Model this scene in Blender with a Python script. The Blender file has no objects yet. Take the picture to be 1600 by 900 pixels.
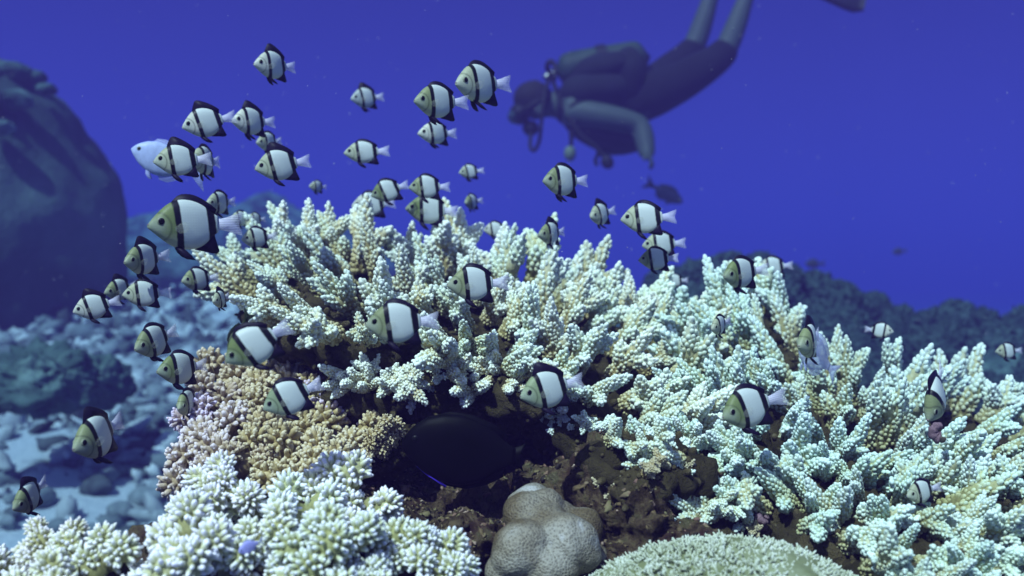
import bpy, math, random
import numpy as np
from mathutils import Vector, Matrix, noise as mnoise

S = bpy.context.scene
COL = S.collection
rng = np.random.default_rng(7)
random.seed(7)

# ------------------------------------------------------------------ camera
F = 1537.0                                   # focal length in photograph pixels (1600 wide)
PITCH = math.radians(1.5)                    # camera looks slightly down
FWD = np.array([0, math.cos(PITCH), -math.sin(PITCH)])
UPV = np.array([0, math.sin(PITCH), math.cos(PITCH)])
RGT = np.array([1.0, 0, 0])
cam_d = bpy.data.cameras.new('camera')
cam = bpy.data.objects.new('camera', cam_d)
COL.objects.link(cam)
cam.rotation_euler = (math.pi / 2 - PITCH, 0, 0)
cam_d.sensor_width = 36
cam_d.lens = 36 * F / 1600
cam_d.clip_start = 0.02
cam_d.clip_end = 400
cam_d.dof.use_dof = True
cam_d.dof.focus_distance = 1.02
cam_d.dof.aperture_fstop = 4.8
S.camera = cam

# ------------------------------------------------------------------ water light: sky overhead, deep blue water at the sides
SUN_DIR = Vector((-0.38, -0.70, 1.0)).normalized()       # towards the sun: above and behind the camera
W = bpy.data.worlds.new('World')
S.world = W
W.use_nodes = True
nt = W.node_tree
nt.nodes.clear()
out = nt.nodes.new('ShaderNodeOutputWorld')
sky = nt.nodes.new('ShaderNodeTexSky')
sky.sky_type = 'NISHITA'
sky.sun_disc = False
sky.sun_elevation = math.asin(SUN_DIR.z)
sky.sun_rotation = math.atan2(SUN_DIR.x, SUN_DIR.y)
bg_sky = nt.nodes.new('ShaderNodeBackground')
bg_sky.inputs[1].default_value = 0.15
nt.links.new(sky.outputs[0], bg_sky.inputs[0])
bg_wat = nt.nodes.new('ShaderNodeBackground')
bg_wat.inputs[1].default_value = 1.0
tc = nt.nodes.new('ShaderNodeTexCoord')
sep = nt.nodes.new('ShaderNodeSeparateXYZ')
nt.links.new(tc.outputs['Generated'], sep.inputs[0])
rw = nt.nodes.new('ShaderNodeValToRGB')
rw.color_ramp.elements[0].position = 0.0
rw.color_ramp.elements[0].color = (0.036, 0.049, 0.38, 1)
rw.color_ramp.elements[1].position = 0.35
rw.color_ramp.elements[1].color = (0.014, 0.019, 0.17, 1)
nt.links.new(sep.outputs[2], rw.inputs[0])
nt.links.new(rw.outputs[0], bg_wat.inputs[0])
ms = nt.nodes.new('ShaderNodeMapRange')                    # the window of sky seen through the surface overhead, widened for soft fill light
ms.interpolation_type = 'SMOOTHSTEP'
ms.inputs[1].default_value = 0.38
ms.inputs[2].default_value = 0.75
nt.links.new(sep.outputs[2], ms.inputs[0])
mx = nt.nodes.new('ShaderNodeMixShader')
nt.links.new(ms.outputs[0], mx.inputs[0])
nt.links.new(bg_wat.outputs[0], mx.inputs[1])
nt.links.new(bg_sky.outputs[0], mx.inputs[2])
nt.links.new(mx.outputs[0], out.inputs[0])

sun_d = bpy.data.lights.new('sun', 'SUN')
sun_d.energy = 4.4
sun_d.angle = math.radians(0.5)
sun_d.color = (0.94, 0.98, 0.94)
sun = bpy.data.objects.new('sun', sun_d)
COL.objects.link(sun)
sun.rotation_euler = (-SUN_DIR).to_track_quat('-Z', 'Y').to_euler()

S.view_settings.view_transform = 'Standard'
S.view_settings.look = 'None'
S.view_settings.exposure = 0.43
S.view_settings.gamma = 1
S.view_settings.use_curve_mapping = False
S.render.engine = 'CYCLES'
cy = S.cycles
cy.max_bounces = 6
cy.diffuse_bounces = 3
cy.glossy_bounces = 1
cy.transmission_bounces = 2
cy.transparent_max_bounces = 10
cy.volume_bounces = 0
cy.use_denoising = True
cy.caustics_reflective = False
cy.caustics_refractive = False
cy.sample_clamp_indirect = 4


# ------------------------------------------------------------------ helpers
def P(x, y, d):
    """photograph pixel + depth -> world point"""
    return RGT * ((x - 800) / F * d) + UPV * ((450 - y) / F * d) + FWD * d


def V(a):
    return Vector((float(a[0]), float(a[1]), float(a[2])))


class MB:
    """collects triangles and quads with one float attribute per vertex"""
    def __init__(s):
        s.v = []; s.a = []; s.t = []; s.q = []; s.n = 0

    def add(s, v, f, a=None):
        v = np.asarray(v, float).reshape(-1, 3)
        f = np.asarray(f, np.int64)
        if a is None:
            a = np.zeros(len(v))
        s.v.append(v); s.a.append(np.broadcast_to(np.asarray(a, float), (len(v),)))
        (s.t if f.shape[1] == 3 else s.q).append(f + s.n)
        s.n += len(v)

    def add2(s, v, quads, tris, a=None):
        n0 = s.n
        s.add(v, quads, a)
        s.t.append(np.asarray(tris, np.int64) + n0)

    def mesh(s, name, mat, smooth=True):
        me = bpy.data.meshes.new(name)
        v = np.concatenate(s.v); a = np.concatenate(s.a)
        t = np.concatenate(s.t) if s.t else np.zeros((0, 3), np.int64)
        q = np.concatenate(s.q) if s.q else np.zeros((0, 4), np.int64)
        me.vertices.add(len(v))
        me.vertices.foreach_set('co', v.astype(np.float32).ravel())
        loops = np.concatenate([t.ravel(), q.ravel()])
        me.loops.add(len(loops))
        me.loops.foreach_set('vertex_index', loops.astype(np.int32))
        st = np.concatenate([np.arange(len(t)) * 3, len(t) * 3 + np.arange(len(q)) * 4])
        me.polygons.add(len(st))
        me.polygons.foreach_set('loop_start', st.astype(np.int32))
        me.polygons.foreach_set('use_smooth', np.full(len(st), smooth))
        at = me.attributes.new('tip', 'FLOAT', 'POINT')
        at.data.foreach_set('value', a.astype(np.float32))
        me.update(calc_edges=True)
        me.validate()
        if mat:
            me.materials.append(mat)
        return me


def link(name, me, parent=None, mw=None):
    o = bpy.data.objects.new(name, me)
    COL.objects.link(o)
    if parent is not None:
        o.parent = parent
    if mw is not None:
        o.matrix_local = mw
    return o


def tag(o, label, cat, group=None, kind=None):
    if label: o['label'] = label
    if cat: o['category'] = cat
    if group: o['group'] = group
    if kind: o['kind'] = kind
    return o


def empty(name, loc):
    o = bpy.data.objects.new(name, None)
    COL.objects.link(o)
    o.empty_display_size = 0.02
    o.location = V(loc)
    return o


def basis(z, twist=0.0, up=None):
    z = np.asarray(z, float); z = z / np.linalg.norm(z)
    h = np.array([0, 0, 1.0]) if abs(z[2]) < 0.9 else np.array([1.0, 0, 0])
    x = np.cross(h, z); x /= np.linalg.norm(x)
    y = np.cross(z, x)
    c, s = math.cos(twist), math.sin(twist)
    return np.stack([c * x + s * y, -s * x + c * y, z], 1)


def mat4(R, loc, sc=1.0):
    sc = np.broadcast_to(np.asarray(sc, float), (3,))
    M = Matrix.Identity(4)
    for i in range(3):
        for j in range(3):
            M[i][j] = R[i, j] * sc[j]
        M[i][3] = loc[i]
    return M


def in_poly(x, y, poly):
    ins = False
    n = len(poly)
    j = n - 1
    for i in range(n):
        xi, yi = poly[i]; xj, yj = poly[j]
        if (yi > y) != (yj > y) and x < (xj - xi) * (y - yi) / (yj - yi) + xi:
            ins = not ins
        j = i
    return ins


def scatter(poly, dist, tries=4000, seed=1):
    r = random.Random(seed)
    xs = [p[0] for p in poly]; ys = [p[1] for p in poly]
    pts = []
    for _ in range(tries):
        x = r.uniform(min(xs), max(xs)); y = r.uniform(min(ys), max(ys))
        if not in_poly(x, y, poly):
            continue
        if all((x - a) ** 2 + (y - b) ** 2 > dist * dist for a, b in pts):
            pts.append((x, y))
    return pts


def interp(x, xs, ys):
    return float(np.interp(x, xs, ys))


def sphere(n=16, m=10):
    vs = [(0, 0, 1)]
    for i in range(1, m):
        ph = math.pi * i / m
        for j in range(n):
            th = 2 * math.pi * j / n
            vs.append((math.sin(ph) * math.cos(th), math.sin(ph) * math.sin(th), math.cos(ph)))
    vs.append((0, 0, -1))
    q = []; t = []
    for j in range(n):
        k = (j + 1) % n
        t.append((0, 1 + j, 1 + k))
        b = 1 + (m - 2) * n
        t.append((len(vs) - 1, b + k, b + j))
        for i in range(m - 2):
            a = 1 + i * n
            q.append((a + j, a + n + j, a + n + k, a + k))
    return np.array(vs), np.array(q), np.array(t)


def fbm(v, sc, off=0.0, oct=4):
    return np.array([mnoise.fractal(Vector((p[0] * sc + off, p[1] * sc - off, p[2] * sc + 2 * off)), 1.0, 2.0, oct) for p in v])


def lump(radii, amp, sc, seed=0.0, n=40, m=26, oct=4):
    """a rough ellipsoid of stone"""
    v, q, t = sphere(n, m)
    w = v * np.asarray(radii)
    k = 1 + amp * fbm(w, sc, seed * 3.7 + 1.3, oct)
    return w * k[:, None], q, t


def tube(mb, pts, rad, sides=10, a=None, cap=True):
    pts = np.asarray(pts, float); n = len(pts)
    tan = np.gradient(pts, axis=0)
    tan /= np.linalg.norm(tan, axis=1)[:, None] + 1e-12
    ref = np.array([0.31, 0.87, 0.2])
    X = np.cross(tan, ref); X /= np.linalg.norm(X, axis=1)[:, None] + 1e-12
    Y = np.cross(tan, X)
    th = np.arange(sides) * 2 * math.pi / sides
    rad = np.broadcast_to(np.asarray(rad, float), (n,))
    ring = pts[:, None, :] + rad[:, None, None] * (np.cos(th)[None, :, None] * X[:, None, :] + np.sin(th)[None, :, None] * Y[:, None, :])
    v = ring.reshape(-1, 3)
    q = []
    for i in range(n - 1):
        for j in range(sides):
            k = (j + 1) % sides
            q.append((i * sides + j, i * sides + k, (i + 1) * sides + k, (i + 1) * sides + j))
    if a is None:
        a = np.zeros(n)
    av = np.repeat(np.broadcast_to(np.asarray(a, float), (n,)), sides)
    if cap:
        v = np.vstack([v, pts[0] - tan[0] * rad[0] * 0.3, pts[-1] + tan[-1] * rad[-1] * 0.6])
        av = np.append(av, [av[0], av[-1]])
        b = n * sides
        t = [(b, (j + 1) % sides, j) for j in range(sides)] + [(b + 1, (n - 1) * sides + j, (n - 1) * sides + (j + 1) % sides) for j in range(sides)]
        mb.add2(v, q, t, av)
    else:
        mb.add(v, q, av)


# ------------------------------------------------------------------ materials
def new_mat(name):
    m = bpy.data.materials.new(name)
    m.use_nodes = True
    n = m.node_tree.nodes
    return m, m.node_tree, n['Principled BSDF']


def setp(b, **k):
    for key, val in k.items():
        b.inputs[key].default_value = val


def ramp(nt, src, stops, interp_='LINEAR'):
    r = nt.nodes.new('ShaderNodeValToRGB')
    r.color_ramp.interpolation = interp_
    els = r.color_ramp.elements
    while len(els) < len(stops):
        els.new(0.5)
    for e, (p, c) in zip(els, stops):
        e.position = p; e.color = (*c, 1)
    nt.links.new(src, r.inputs[0])
    return r.outputs[0]


def noise_tex(nt, scale, detail=4, coord='Object', rough=0.55):
    tc = nt.nodes.new('ShaderNodeTexCoord')
    n = nt.nodes.new('ShaderNodeTexNoise')
    n.inputs['Scale'].default_value = scale
    n.inputs['Detail'].default_value = detail
    n.inputs['Roughness'].default_value = rough
    nt.links.new(tc.outputs[coord], n.inputs['Vector'])
    return n.outputs['Fac']


def math_(nt, op, a, b=None, clamp=False):
    n = nt.nodes.new('ShaderNodeMath')
    n.operation = op; n.use_clamp = clamp
    for i, x in enumerate((a, b)):
        if x is None: continue
        if isinstance(x, (int, float)): n.inputs[i].default_value = x
        else: nt.links.new(x, n.inputs[i])
    return n.outputs[0]


def mixc(nt, fac, a, b, mode='MIX'):
    n = nt.nodes.new('ShaderNodeMix')
    n.data_type = 'RGBA'; n.blend_type = mode
    for i, x in ((0, fac), (6, a), (7, b)):
        if isinstance(x, (int, float)): n.inputs[i].default_value = x
        elif isinstance(x, tuple): n.inputs[i].default_value = (*x, 1)
        else: nt.links.new(x, n.inputs[i])
    return n.outputs[2]


def bump(nt, b, h, strength=0.4, dist=0.01):
    n = nt.nodes.new('ShaderNodeBump')
    n.inputs['Strength'].default_value = strength
    n.inputs['Distance'].default_value = dist
    nt.links.new(h, n.inputs['Height'])
    nt.links.new(n.outputs[0], b.inputs['Normal'])


def simple(name, col, rough=0.6, var=0.0, scale=20, **k):
    m, t, b = new_mat(name)
    k.setdefault('Specular IOR Level', 0.15)
    setp(b, Roughness=rough, **k)
    if var:
        n = noise_tex(t, scale)
        lo = tuple(c * (1 - var) for c in col); hi = tuple(min(1, c * (1 + var)) for c in col)
        t.links.new(ramp(t, n, [(0.3, lo), (0.7, hi)]), b.inputs['Base Color'])
    else:
        b.inputs['Base Color'].default_value = (*col, 1)
    return m


def coral_mat(name, stops, vary=0.25, nscale=22, tint=None, rough=0.75):
    """colour runs from the branch's old tissue to its growing tips (attribute 'tip')"""
    m, t, b = new_mat(name)
    at = t.nodes.new('ShaderNodeAttribute'); at.attribute_name = 'tip'
    oi = t.nodes.new('ShaderNodeObjectInfo')
    n = noise_tex(t, nscale, 3)
    f = math_(t, 'ADD', at.outputs['Fac'], math_(t, 'MULTIPLY', math_(t, 'SUBTRACT', n, 0.5), vary * 2))
    f = math_(t, 'ADD', f, math_(t, 'MULTIPLY', math_(t, 'SUBTRACT', oi.outputs['Random'], 0.5), vary), True)
    c = ramp(t, f, stops)
    if tint:
        c = mixc(t, 1.0, c, oi.outputs['Color'], 'MULTIPLY')
    t.links.new(c, b.inputs['Base Color'])
    setp(b, Roughness=rough)
    b.inputs['Specular IOR Level'].default_value = 0.25
    fine = noise_tex(t, 260, 2)
    bump(t, b, fine, 0.25, 0.002)
    return m


M_TABLE = coral_mat('table_coral_tissue', [(0.0, (0.13, 0.10, 0.04)), (0.22, (0.34, 0.28, 0.12)), (0.46, (0.56, 0.50, 0.29)), (0.72, (0.72, 0.77, 0.66)), (1.0, (0.86, 0.91, 0.88))], vary=0.2, tint=True)
M_BASE = coral_mat('old_coral_skeleton', [(0.0, (0.035, 0.028, 0.012)), (0.6, (0.12, 0.095, 0.045)), (1.0, (0.30, 0.28, 0.17))], 0.5, 30)  # skeleton darkened so the gaps between branches read as deep shade
M_WHITE = coral_mat('white_finger_coral_tissue', [(0.0, (0.08, 0.07, 0.03)), (0.34, (0.36, 0.36, 0.14)), (0.58, (0.64, 0.67, 0.42)), (0.82, (0.88, 0.89, 0.88)), (1.0, (0.93, 0.93, 0.96))], 0.2, tint=True)
M_TAN = coral_mat('tan_coral_tissue', [(0.0, (0.12, 0.08, 0.03)), (0.4, (0.32, 0.245, 0.10)), (0.75, (0.55, 0.45, 0.24)), (1.0, (0.70, 0.62, 0.45))], 0.25, tint=True)
M_FUZZ = coral_mat('mint_polyp_tissue', [(0.0, (0.16, 0.18, 0.08)), (0.5, (0.44, 0.48, 0.34)), (1.0, (0.76, 0.80, 0.72))], 0.35, 35)

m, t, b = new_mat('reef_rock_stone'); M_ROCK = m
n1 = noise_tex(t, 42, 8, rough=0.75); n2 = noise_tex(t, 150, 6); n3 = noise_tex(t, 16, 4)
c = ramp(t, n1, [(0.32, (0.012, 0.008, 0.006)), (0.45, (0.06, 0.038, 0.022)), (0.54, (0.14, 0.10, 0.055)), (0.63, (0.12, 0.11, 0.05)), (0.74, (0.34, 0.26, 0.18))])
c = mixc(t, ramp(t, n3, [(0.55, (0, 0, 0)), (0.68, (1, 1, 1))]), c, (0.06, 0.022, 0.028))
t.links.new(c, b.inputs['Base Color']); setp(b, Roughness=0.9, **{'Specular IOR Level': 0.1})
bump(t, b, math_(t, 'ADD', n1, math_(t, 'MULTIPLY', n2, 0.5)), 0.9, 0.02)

m, t, b = new_mat('dimmed_far_reef'); M_FAR = m
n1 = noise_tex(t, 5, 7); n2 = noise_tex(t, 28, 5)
c = ramp(t, n1, [(0.3, (0.008, 0.014, 0.014)), (0.5, (0.045, 0.085, 0.078)), (0.68, (0.13, 0.21, 0.19))])  # strobe falloff put into the dark tones, lit tops into the pale ones
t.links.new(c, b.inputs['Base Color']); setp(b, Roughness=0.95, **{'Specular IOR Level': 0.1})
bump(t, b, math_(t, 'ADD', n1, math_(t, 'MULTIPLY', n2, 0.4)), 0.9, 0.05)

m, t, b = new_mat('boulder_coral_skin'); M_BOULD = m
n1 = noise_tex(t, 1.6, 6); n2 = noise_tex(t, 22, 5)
c = ramp(t, n1, [(0.3, (0.012, 0.024, 0.024)), (0.5, (0.038, 0.066, 0.060)), (0.72, (0.08, 0.13, 0.115))])  # weak light at this distance is put into the dark boulder colour
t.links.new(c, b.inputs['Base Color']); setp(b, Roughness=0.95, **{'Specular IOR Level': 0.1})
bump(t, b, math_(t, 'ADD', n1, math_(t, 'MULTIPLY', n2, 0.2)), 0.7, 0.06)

m, t, b = new_mat('sand_and_rubble'); M_SAND = m
n1 = noise_tex(t, 0.9, 4); n2 = noise_tex(t, 9, 8, rough=0.75); n3 = noise_tex(t, 60, 4)
sand = ramp(t, n3, [(0.3, (0.27, 0.34, 0.38)), (0.7, (0.36, 0.43, 0.47))])  # sand blued: part of the water's tint is put into its colour
at = t.nodes.new('ShaderNodeAttribute'); at.attribute_name = 'tip'
rub = ramp(t, n2, [(0.35, (0.04, 0.05, 0.055)), (0.50, (0.12, 0.155, 0.17)), (0.64, (0.32, 0.38, 0.41))])
patch = math_(t, 'ADD', math_(t, 'ADD', at.outputs['Fac'], math_(t, 'MULTIPLY', math_(t, 'SUBTRACT', n1, .5), .9)), math_(t, 'MULTIPLY', math_(t, 'SUBTRACT', n2, 0.5), 0.8))
c = mixc(t, ramp(t, patch, [(0.38, (0, 0, 0)), (0.52, (1, 1, 1))]), rub, sand)
t.links.new(c, b.inputs['Base Color']); setp(b, Roughness=0.95, **{'Specular IOR Level': 0.1})
bump(t, b, math_(t, 'ADD', n2, math_(t, 'MULTIPLY', n3, 0.2)), 0.6, 0.03)

m, t, b = new_mat('rubble_stone'); M_RUB = m
oi = t.nodes.new('ShaderNodeAttribute'); oi.attribute_name = 'tip'
n2 = noise_tex(t, 30, 5)
c = ramp(t, math_(t, 'ADD', oi.outputs['Fac'], math_(t, 'MULTIPLY', math_(t, 'SUBTRACT', n2, 0.5), 0.5)), [(0.0, (0.025, 0.032, 0.035)), (0.45, (0.12, 0.16, 0.17)), (1.0, (0.42, 0.49, 0.52))])
t.links.new(c, b.inputs['Base Color']); setp(b, Roughness=0.95, **{'Specular IOR Level': 0.1})

m, t, b = new_mat('honeycomb_coral_skin'); M_BRAIN = m
tcn = t.nodes.new('ShaderNodeTexCoord'); vor = t.nodes.new('ShaderNodeTexVoronoi')
vor.inputs['Scale'].default_value = 430; t.links.new(tcn.outputs['Object'], vor.inputs['Vector'])
cell = ramp(t, vor.outputs['Distance'], [(0.1, (0.10, 0.085, 0.055)), (0.55, (0.28, 0.26, 0.21))])
n1 = noise_tex(t, 12, 3)
c = mixc(t, 1.0, cell, ramp(t, n1, [(0.42, (0.40, 0.32, 0.19)), (0.52, (0.80, 0.76, 0.68)), (0.60, (1, 1, 1))]), 'MULTIPLY')
n5 = noise_tex(t, 28, 5, rough=.7)
c = mixc(t, ramp(t, n5, [(0.58, (0, 0, 0)), (0.68, (.55, .55, .55))]), c, (0.50, 0.50, 0.50))
c = mixc(t, ramp(t, noise_tex(t, 19, 6), [(0.30, (.85, .85, .85)), (0.36, (0, 0, 0))]), c, (0.05, 0.05, 0.03))
t.links.new(c, b.inputs['Base Color']); setp(b, Roughness=0.6)
bump(t, b, vor.outputs['Distance'], 0.5, 0.002)


# fish: markings run along the body axis (object X), nose at +0.5
def fish_body_mat():
    m, t, b = new_mat('banded_damselfish_skin')
    tcn = t.nodes.new('ShaderNodeTexCoord'); sp = t.nodes.new('ShaderNodeSeparateXYZ')
    t.links.new(tcn.outputs['Object'], sp.inputs[0])
    nz = noise_tex(t, 9, 3)
    s = math_(t, 'SUBTRACT', 0.5, sp.outputs[0])                         # 0 at the snout, 1 at the tail
    s = math_(t, 'ADD', s, math_(t, 'MULTIPLY', sp.outputs[2], 0.10))    # the bands lean
    s = math_(t, 'ADD', s, math_(t, 'MULTIPLY', math_(t, 'SUBTRACT', nz, 0.5), 0.03))
    oi = t.nodes.new('ShaderNodeObjectInfo')
    band = ramp(t, s, [(0.355, (0, 0, 0)), (0.375, (1, 1, 1)), (0.455, (1, 1, 1)), (0.47, (0, 0, 0)), (0.835, (0, 0, 0)), (0.855, (1, 1, 1)), (0.955, (1, 1, 1)), (0.975, (0, 0, 0))])
    k = 2 * math.pi * 13
    ux = math_(t, 'ADD', sp.outputs[0], sp.outputs[2]); uz = math_(t, 'SUBTRACT', sp.outputs[0], sp.outputs[2])
    scl = math_(t, 'MULTIPLY', math_(t, 'SINE', math_(t, 'MULTIPLY', ux, k)), math_(t, 'SINE', math_(t, 'MULTIPLY', uz, k)))
    scl = math_(t, 'ADD', math_(t, 'MULTIPLY', scl, 0.5), 0.5)          # rows of scales
    mott = ramp(t, math_(t, 'ADD', math_(t, 'MULTIPLY', scl, .5), math_(t, 'MULTIPLY', noise_tex(t, 30, 3), .6)), [(0.35, (0, 0, 0)), (0.75, (1, 1, 1))])
    head = mixc(t, mott, mixc(t, 0.2, oi.outputs['Color'], (0.05, 0.12, 0.04)), oi.outputs['Color'])
    head = mixc(t, ramp(t, sp.outputs[2], [(0.0, (0, 0, 0)), (0.35, (0.6, 0.6, 0.6))]), head, mixc(t, 0.6, oi.outputs['Color'], (0.10, 0.13, 0.04)))
    gx_ = math_(t, 'SUBTRACT', math_(t, 'SUBTRACT', 0.5, sp.outputs[0]), 0.11); gz_ = math_(t, 'ADD', sp.outputs[2], 0.03)
    gr = math_(t, 'SQRT', math_(t, 'ADD', math_(t, 'MULTIPLY', gx_, gx_), math_(t, 'MULTIPLY', math_(t, 'MULTIPLY', gz_, gz_), .8)))
    gill = ramp(t, gr, [(0.175, (0, 0, 0)), (0.192, (.55, .55, .55)), (0.197, (.55, .55, .55)), (0.225, (0, 0, 0))])
    cheek = ramp(t, math_(t, 'ADD', gr, math_(t, 'MULTIPLY', math_(t, 'SUBTRACT', nz, .5), .12)), [(0.05, (.5, .5, .5)), (0.20, (0, 0, 0))])
    head = mixc(t, cheek, head, (0.36, 0.40, 0.34))
    head = mixc(t, math_(t, 'MULTIPLY', math_(t, 'SUBTRACT', -.10, sp.outputs[2]), 4, True), head, (0.50, 0.50, 0.34))
    head = mixc(t, gill, head, (0.05, 0.06, 0.03))
    pan = mixc(t, scl, (0.49, 0.545, 0.51), (0.53, 0.58, 0.545))
    low = math_(t, 'SUBTRACT', math_(t, 'MULTIPLY', sp.outputs[2], -1.0), 0.18)
    pan = mixc(t, math_(t, 'MULTIPLY', low, 3.0, True), pan, (0.50, 0.50, 0.32))
    base = mixc(t, ramp(t, s, [(0.40, (0, 0, 0)), (0.42, (1, 1, 1))]), head, pan)
    c = mixc(t, band, base, (0.006, 0.005, 0.010))
    t.links.new(c, b.inputs['Base Color'])
    setp(b, Roughness=0.45)
    b.inputs['Specular IOR Level'].default_value = 0.18
    bump(t, b, scl, 0.03, 0.01)
    return m


def fin_mat(name, col, alpha, rough=0.5, fray=None):
    m, t, b = new_mat(name)
    tcn = t.nodes.new('ShaderNodeTexCoord'); wv = t.nodes.new('ShaderNodeTexWave')
    wv.bands_direction = 'Z'; wv.inputs['Scale'].default_value = 9; wv.inputs['Distortion'].default_value = 1.5
    t.links.new(tcn.outputs['Object'], wv.inputs['Vector'])
    c = ramp(t, wv.outputs['Fac'], [(0.2, tuple(x * 0.75 for x in col)), (0.8, col)])
    t.links.new(c, b.inputs['Base Color'])
    setp(b, Roughness=rough, **{'Specular IOR Level': 0.12})
    if fray:
        sp = t.nodes.new('ShaderNodeSeparateXYZ'); t.links.new(tcn.outputs['Object'], sp.inputs[0])
        s = math_(t, 'SUBTRACT', 0.5, sp.outputs[0])
        a = ramp(t, math_(t, 'SUBTRACT', s, 0.5), [(fray[0], (alpha,) * 3), (fray[1], (fray[2],) * 3)])
        t.links.new(a, b.inputs['Alpha'])
    else:
        b.inputs['Alpha'].default_value = alpha
    return m


M_FISH = fish_body_mat()
M_BLACKFIN = fin_mat('black_fin_membrane', (0.010, 0.006, 0.022), 1.0)
M_TAIL = fin_mat('pale_tail_membrane', (0.70, 0.69, 0.84), 0.75, fray=(0.52, 0.84, 0.22))
M_PECT = fin_mat('clear_fin_membrane', (0.7, 0.72, 0.6), 0.10)
M_PUPIL = simple('fish_pupil', (0.004, 0.004, 0.006), 0.4)
M_IRIS = simple('fish_iris', (0.22, 0.24, 0.17), 0.3)
M_MOUTH = simple('fish_lip', (0.20, 0.15, 0.16), 0.5)

# ------------------------------------------------------------------ setting: sea floor
def smooth(x):
    x = np.clip(x, 0, 1)
    return x * x * (3 - 2 * x)


def floor_z(x, y):
    base = -0.78
    left = 0.57 * smooth((y - 2.5) / 3.2) * smooth((0.7 - x) / 1.6)
    drop = 1.3 * smooth((y - 6.5) / 8) * smooth((x + .2) / 3)             # the reef edge falls away on the right
    return base + left + .2 * smooth((y - 6) / 16) * smooth((.7 - x) / 1.6) - drop


gx = np.sinh(np.linspace(-4.2, 4.2, 190)) / np.sinh(4.2) * 40
gy = -9 + (np.sinh(np.linspace(-1.2, 4.4, 230)) - np.sinh(-1.2)) / (np.sinh(4.4) - np.sinh(-1.2)) * 76
XX, YY = np.meshgrid(gx, gy)
ZZ = floor_z(XX, YY)
pv = np.stack([XX.ravel(), YY.ravel(), ZZ.ravel()], 1)
near = np.exp(-((pv[:, 1] - 3) / 8) ** 2)
pv[:, 2] += 0.05 * fbm(pv * [1, 1, 0], 1.3, 2.0, 5) * (0.35 + near) + 0.025 * fbm(pv * [1, 1, 0], 8, 5.0, 4) * near


def ground_at(px, py):
    """where the view ray through a pixel meets the sea floor"""
    d = 1.5
    while d < 40:
        p = P(px, py, d)
        if p[2] < float(floor_z(np.array(p[0]), np.array(p[1]))): return p
        d += .02
    return p


SANDY = [(ground_at(*q), r) for q, r in (((40, 705), .20), ((90, 790), .30), ((20, 840), .32), ((165, 780), .22), ((110, 850), .3), ((320, 510), .2), ((290, 490), .14))]


def sandiness(x, y):
    k = np.zeros_like(np.asarray(x, float))
    for p, r in SANDY:
        k = np.maximum(k, np.exp(-((x - p[0]) ** 2 + ((y - p[1]) * .8) ** 2) / (r * r)))
    return k


ny, nx = XX.shape
idx = np.arange(ny * nx).reshape(ny, nx)
q = np.stack([idx[:-1, :-1].ravel(), idx[:-1, 1:].ravel(), idx[1:, 1:].ravel(), idx[1:, :-1].ravel()], 1)
mb = MB(); mb.add(pv, q, sandiness(pv[:, 0], pv[:, 1]))
o = link('sea_floor', mb.mesh('sea_floor', M_SAND))
tag(o, 'pale sandy sea floor strewn with coral rubble', None, kind='structure')

# rubble: countless small stones
mb = MB()
sv, sq, st_ = sphere(7, 5)
rr = random.Random(3)
cnt = 0
while cnt < 5200:
    d = rr.uniform(2.3, 7.5)
    px = rr.uniform(-60, 560)
    x = (px - 800) / F * d
    if float(sandiness(np.array(x), np.array(d))) > .45 + .5 * rr.random():
        continue
    z = float(floor_z(np.array(x), np.array(d)))
    r = 0.008 + 0.045 * rr.random() ** 3
    jit = 1 + 0.3 * rng.standard_normal((len(sv), 1)) * 0.8
    R = basis(rng.standard_normal(3))
    v = (sv * jit * [r, r * rr.uniform(0.4, 0.9), r * rr.uniform(0.5, 2.0)]) @ R.T + [x, d, z + r * 0.3]
    mb.add2(v, sq, st_, rr.random())
    cnt += 1
o = link('coral_rubble', mb.mesh('coral_rubble', M_RUB))
tag(o, 'broken coral rubble scattered over the sand', None, kind='stuff')

# bigger loose stones
spots = [(205, 560, 3.6, .08), (150, 620, 3.1, .09), (230, 625, 3.0, .10), (60, 610, 3.0, .09), (300, 540, 3.7, .10), (255, 690, 2.7, .07), (190, 640, 2.9, .07),
         (120, 715, 2.7, .06), (215, 735, 2.6, .05), (170, 560, 3.4, .08), (330, 525, 4.2, .12), (90, 660, 2.8, .07), (260, 580, 3.3, .07), (20, 640, 2.9, .06), (140, 690, 2.75, .06), (60, 470, 4.4, .12), (130, 455, 4.6, .13), (200, 470, 4.6, .10)]
for i, (x, y, d, r) in enumerate(spots):
    v, qq, tt = lump((r * .55, r * 0.45, r * 0.35), 0.6, .3 / r, i * 1.7, 30, 20, 5)
    v = v * (1 + .25 * fbm(v, 1.1 / r, i * 2.3, 3))[:, None]
    mb = MB(); mb.add2(v, qq, tt, 0.1 + 0.45 * rr.random())
    p = P(x, y, d); p[2] = float(floor_z(np.array(p[0]), np.array(p[1]))) + r * 0.25
    o = link('rubble_stone', mb.mesh('rubble_stone', M_RUB)); o.location = V(p)
    tag(o, 'rough grey stone lying on the rubble sand beside the reef', 'stone', 'loose stones on the rubble floor')

# ------------------------------------------------------------------ reef rock under the corals
def rock(name, x, y, d, radii, amp=0.5, sc=9, seed=1.0, mat=None, n=90, m=60, dz=0.0, fine=0.0, fsc=60):
    v, qq, tt = lump(radii, amp, sc, seed, n, m, 6)
    if fine:
        k = v / (np.linalg.norm(v, axis=1)[:, None] + 1e-9)
        f1 = np.abs(fbm(v, fsc, seed, 3)); f2 = fbm(v, fsc * .35, seed + 3, 3)
        v = v + k * (fine * (f2 * 1.4 - f1))[:, None]
    mb = MB(); mb.add2(v, qq, tt)
    o = link(name, mb.mesh(name, mat or M_ROCK))
    p = P(x, y, d); p[2] += dz
    o.location = V(p)
    o['kind'] = 'structure'
    return o


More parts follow.
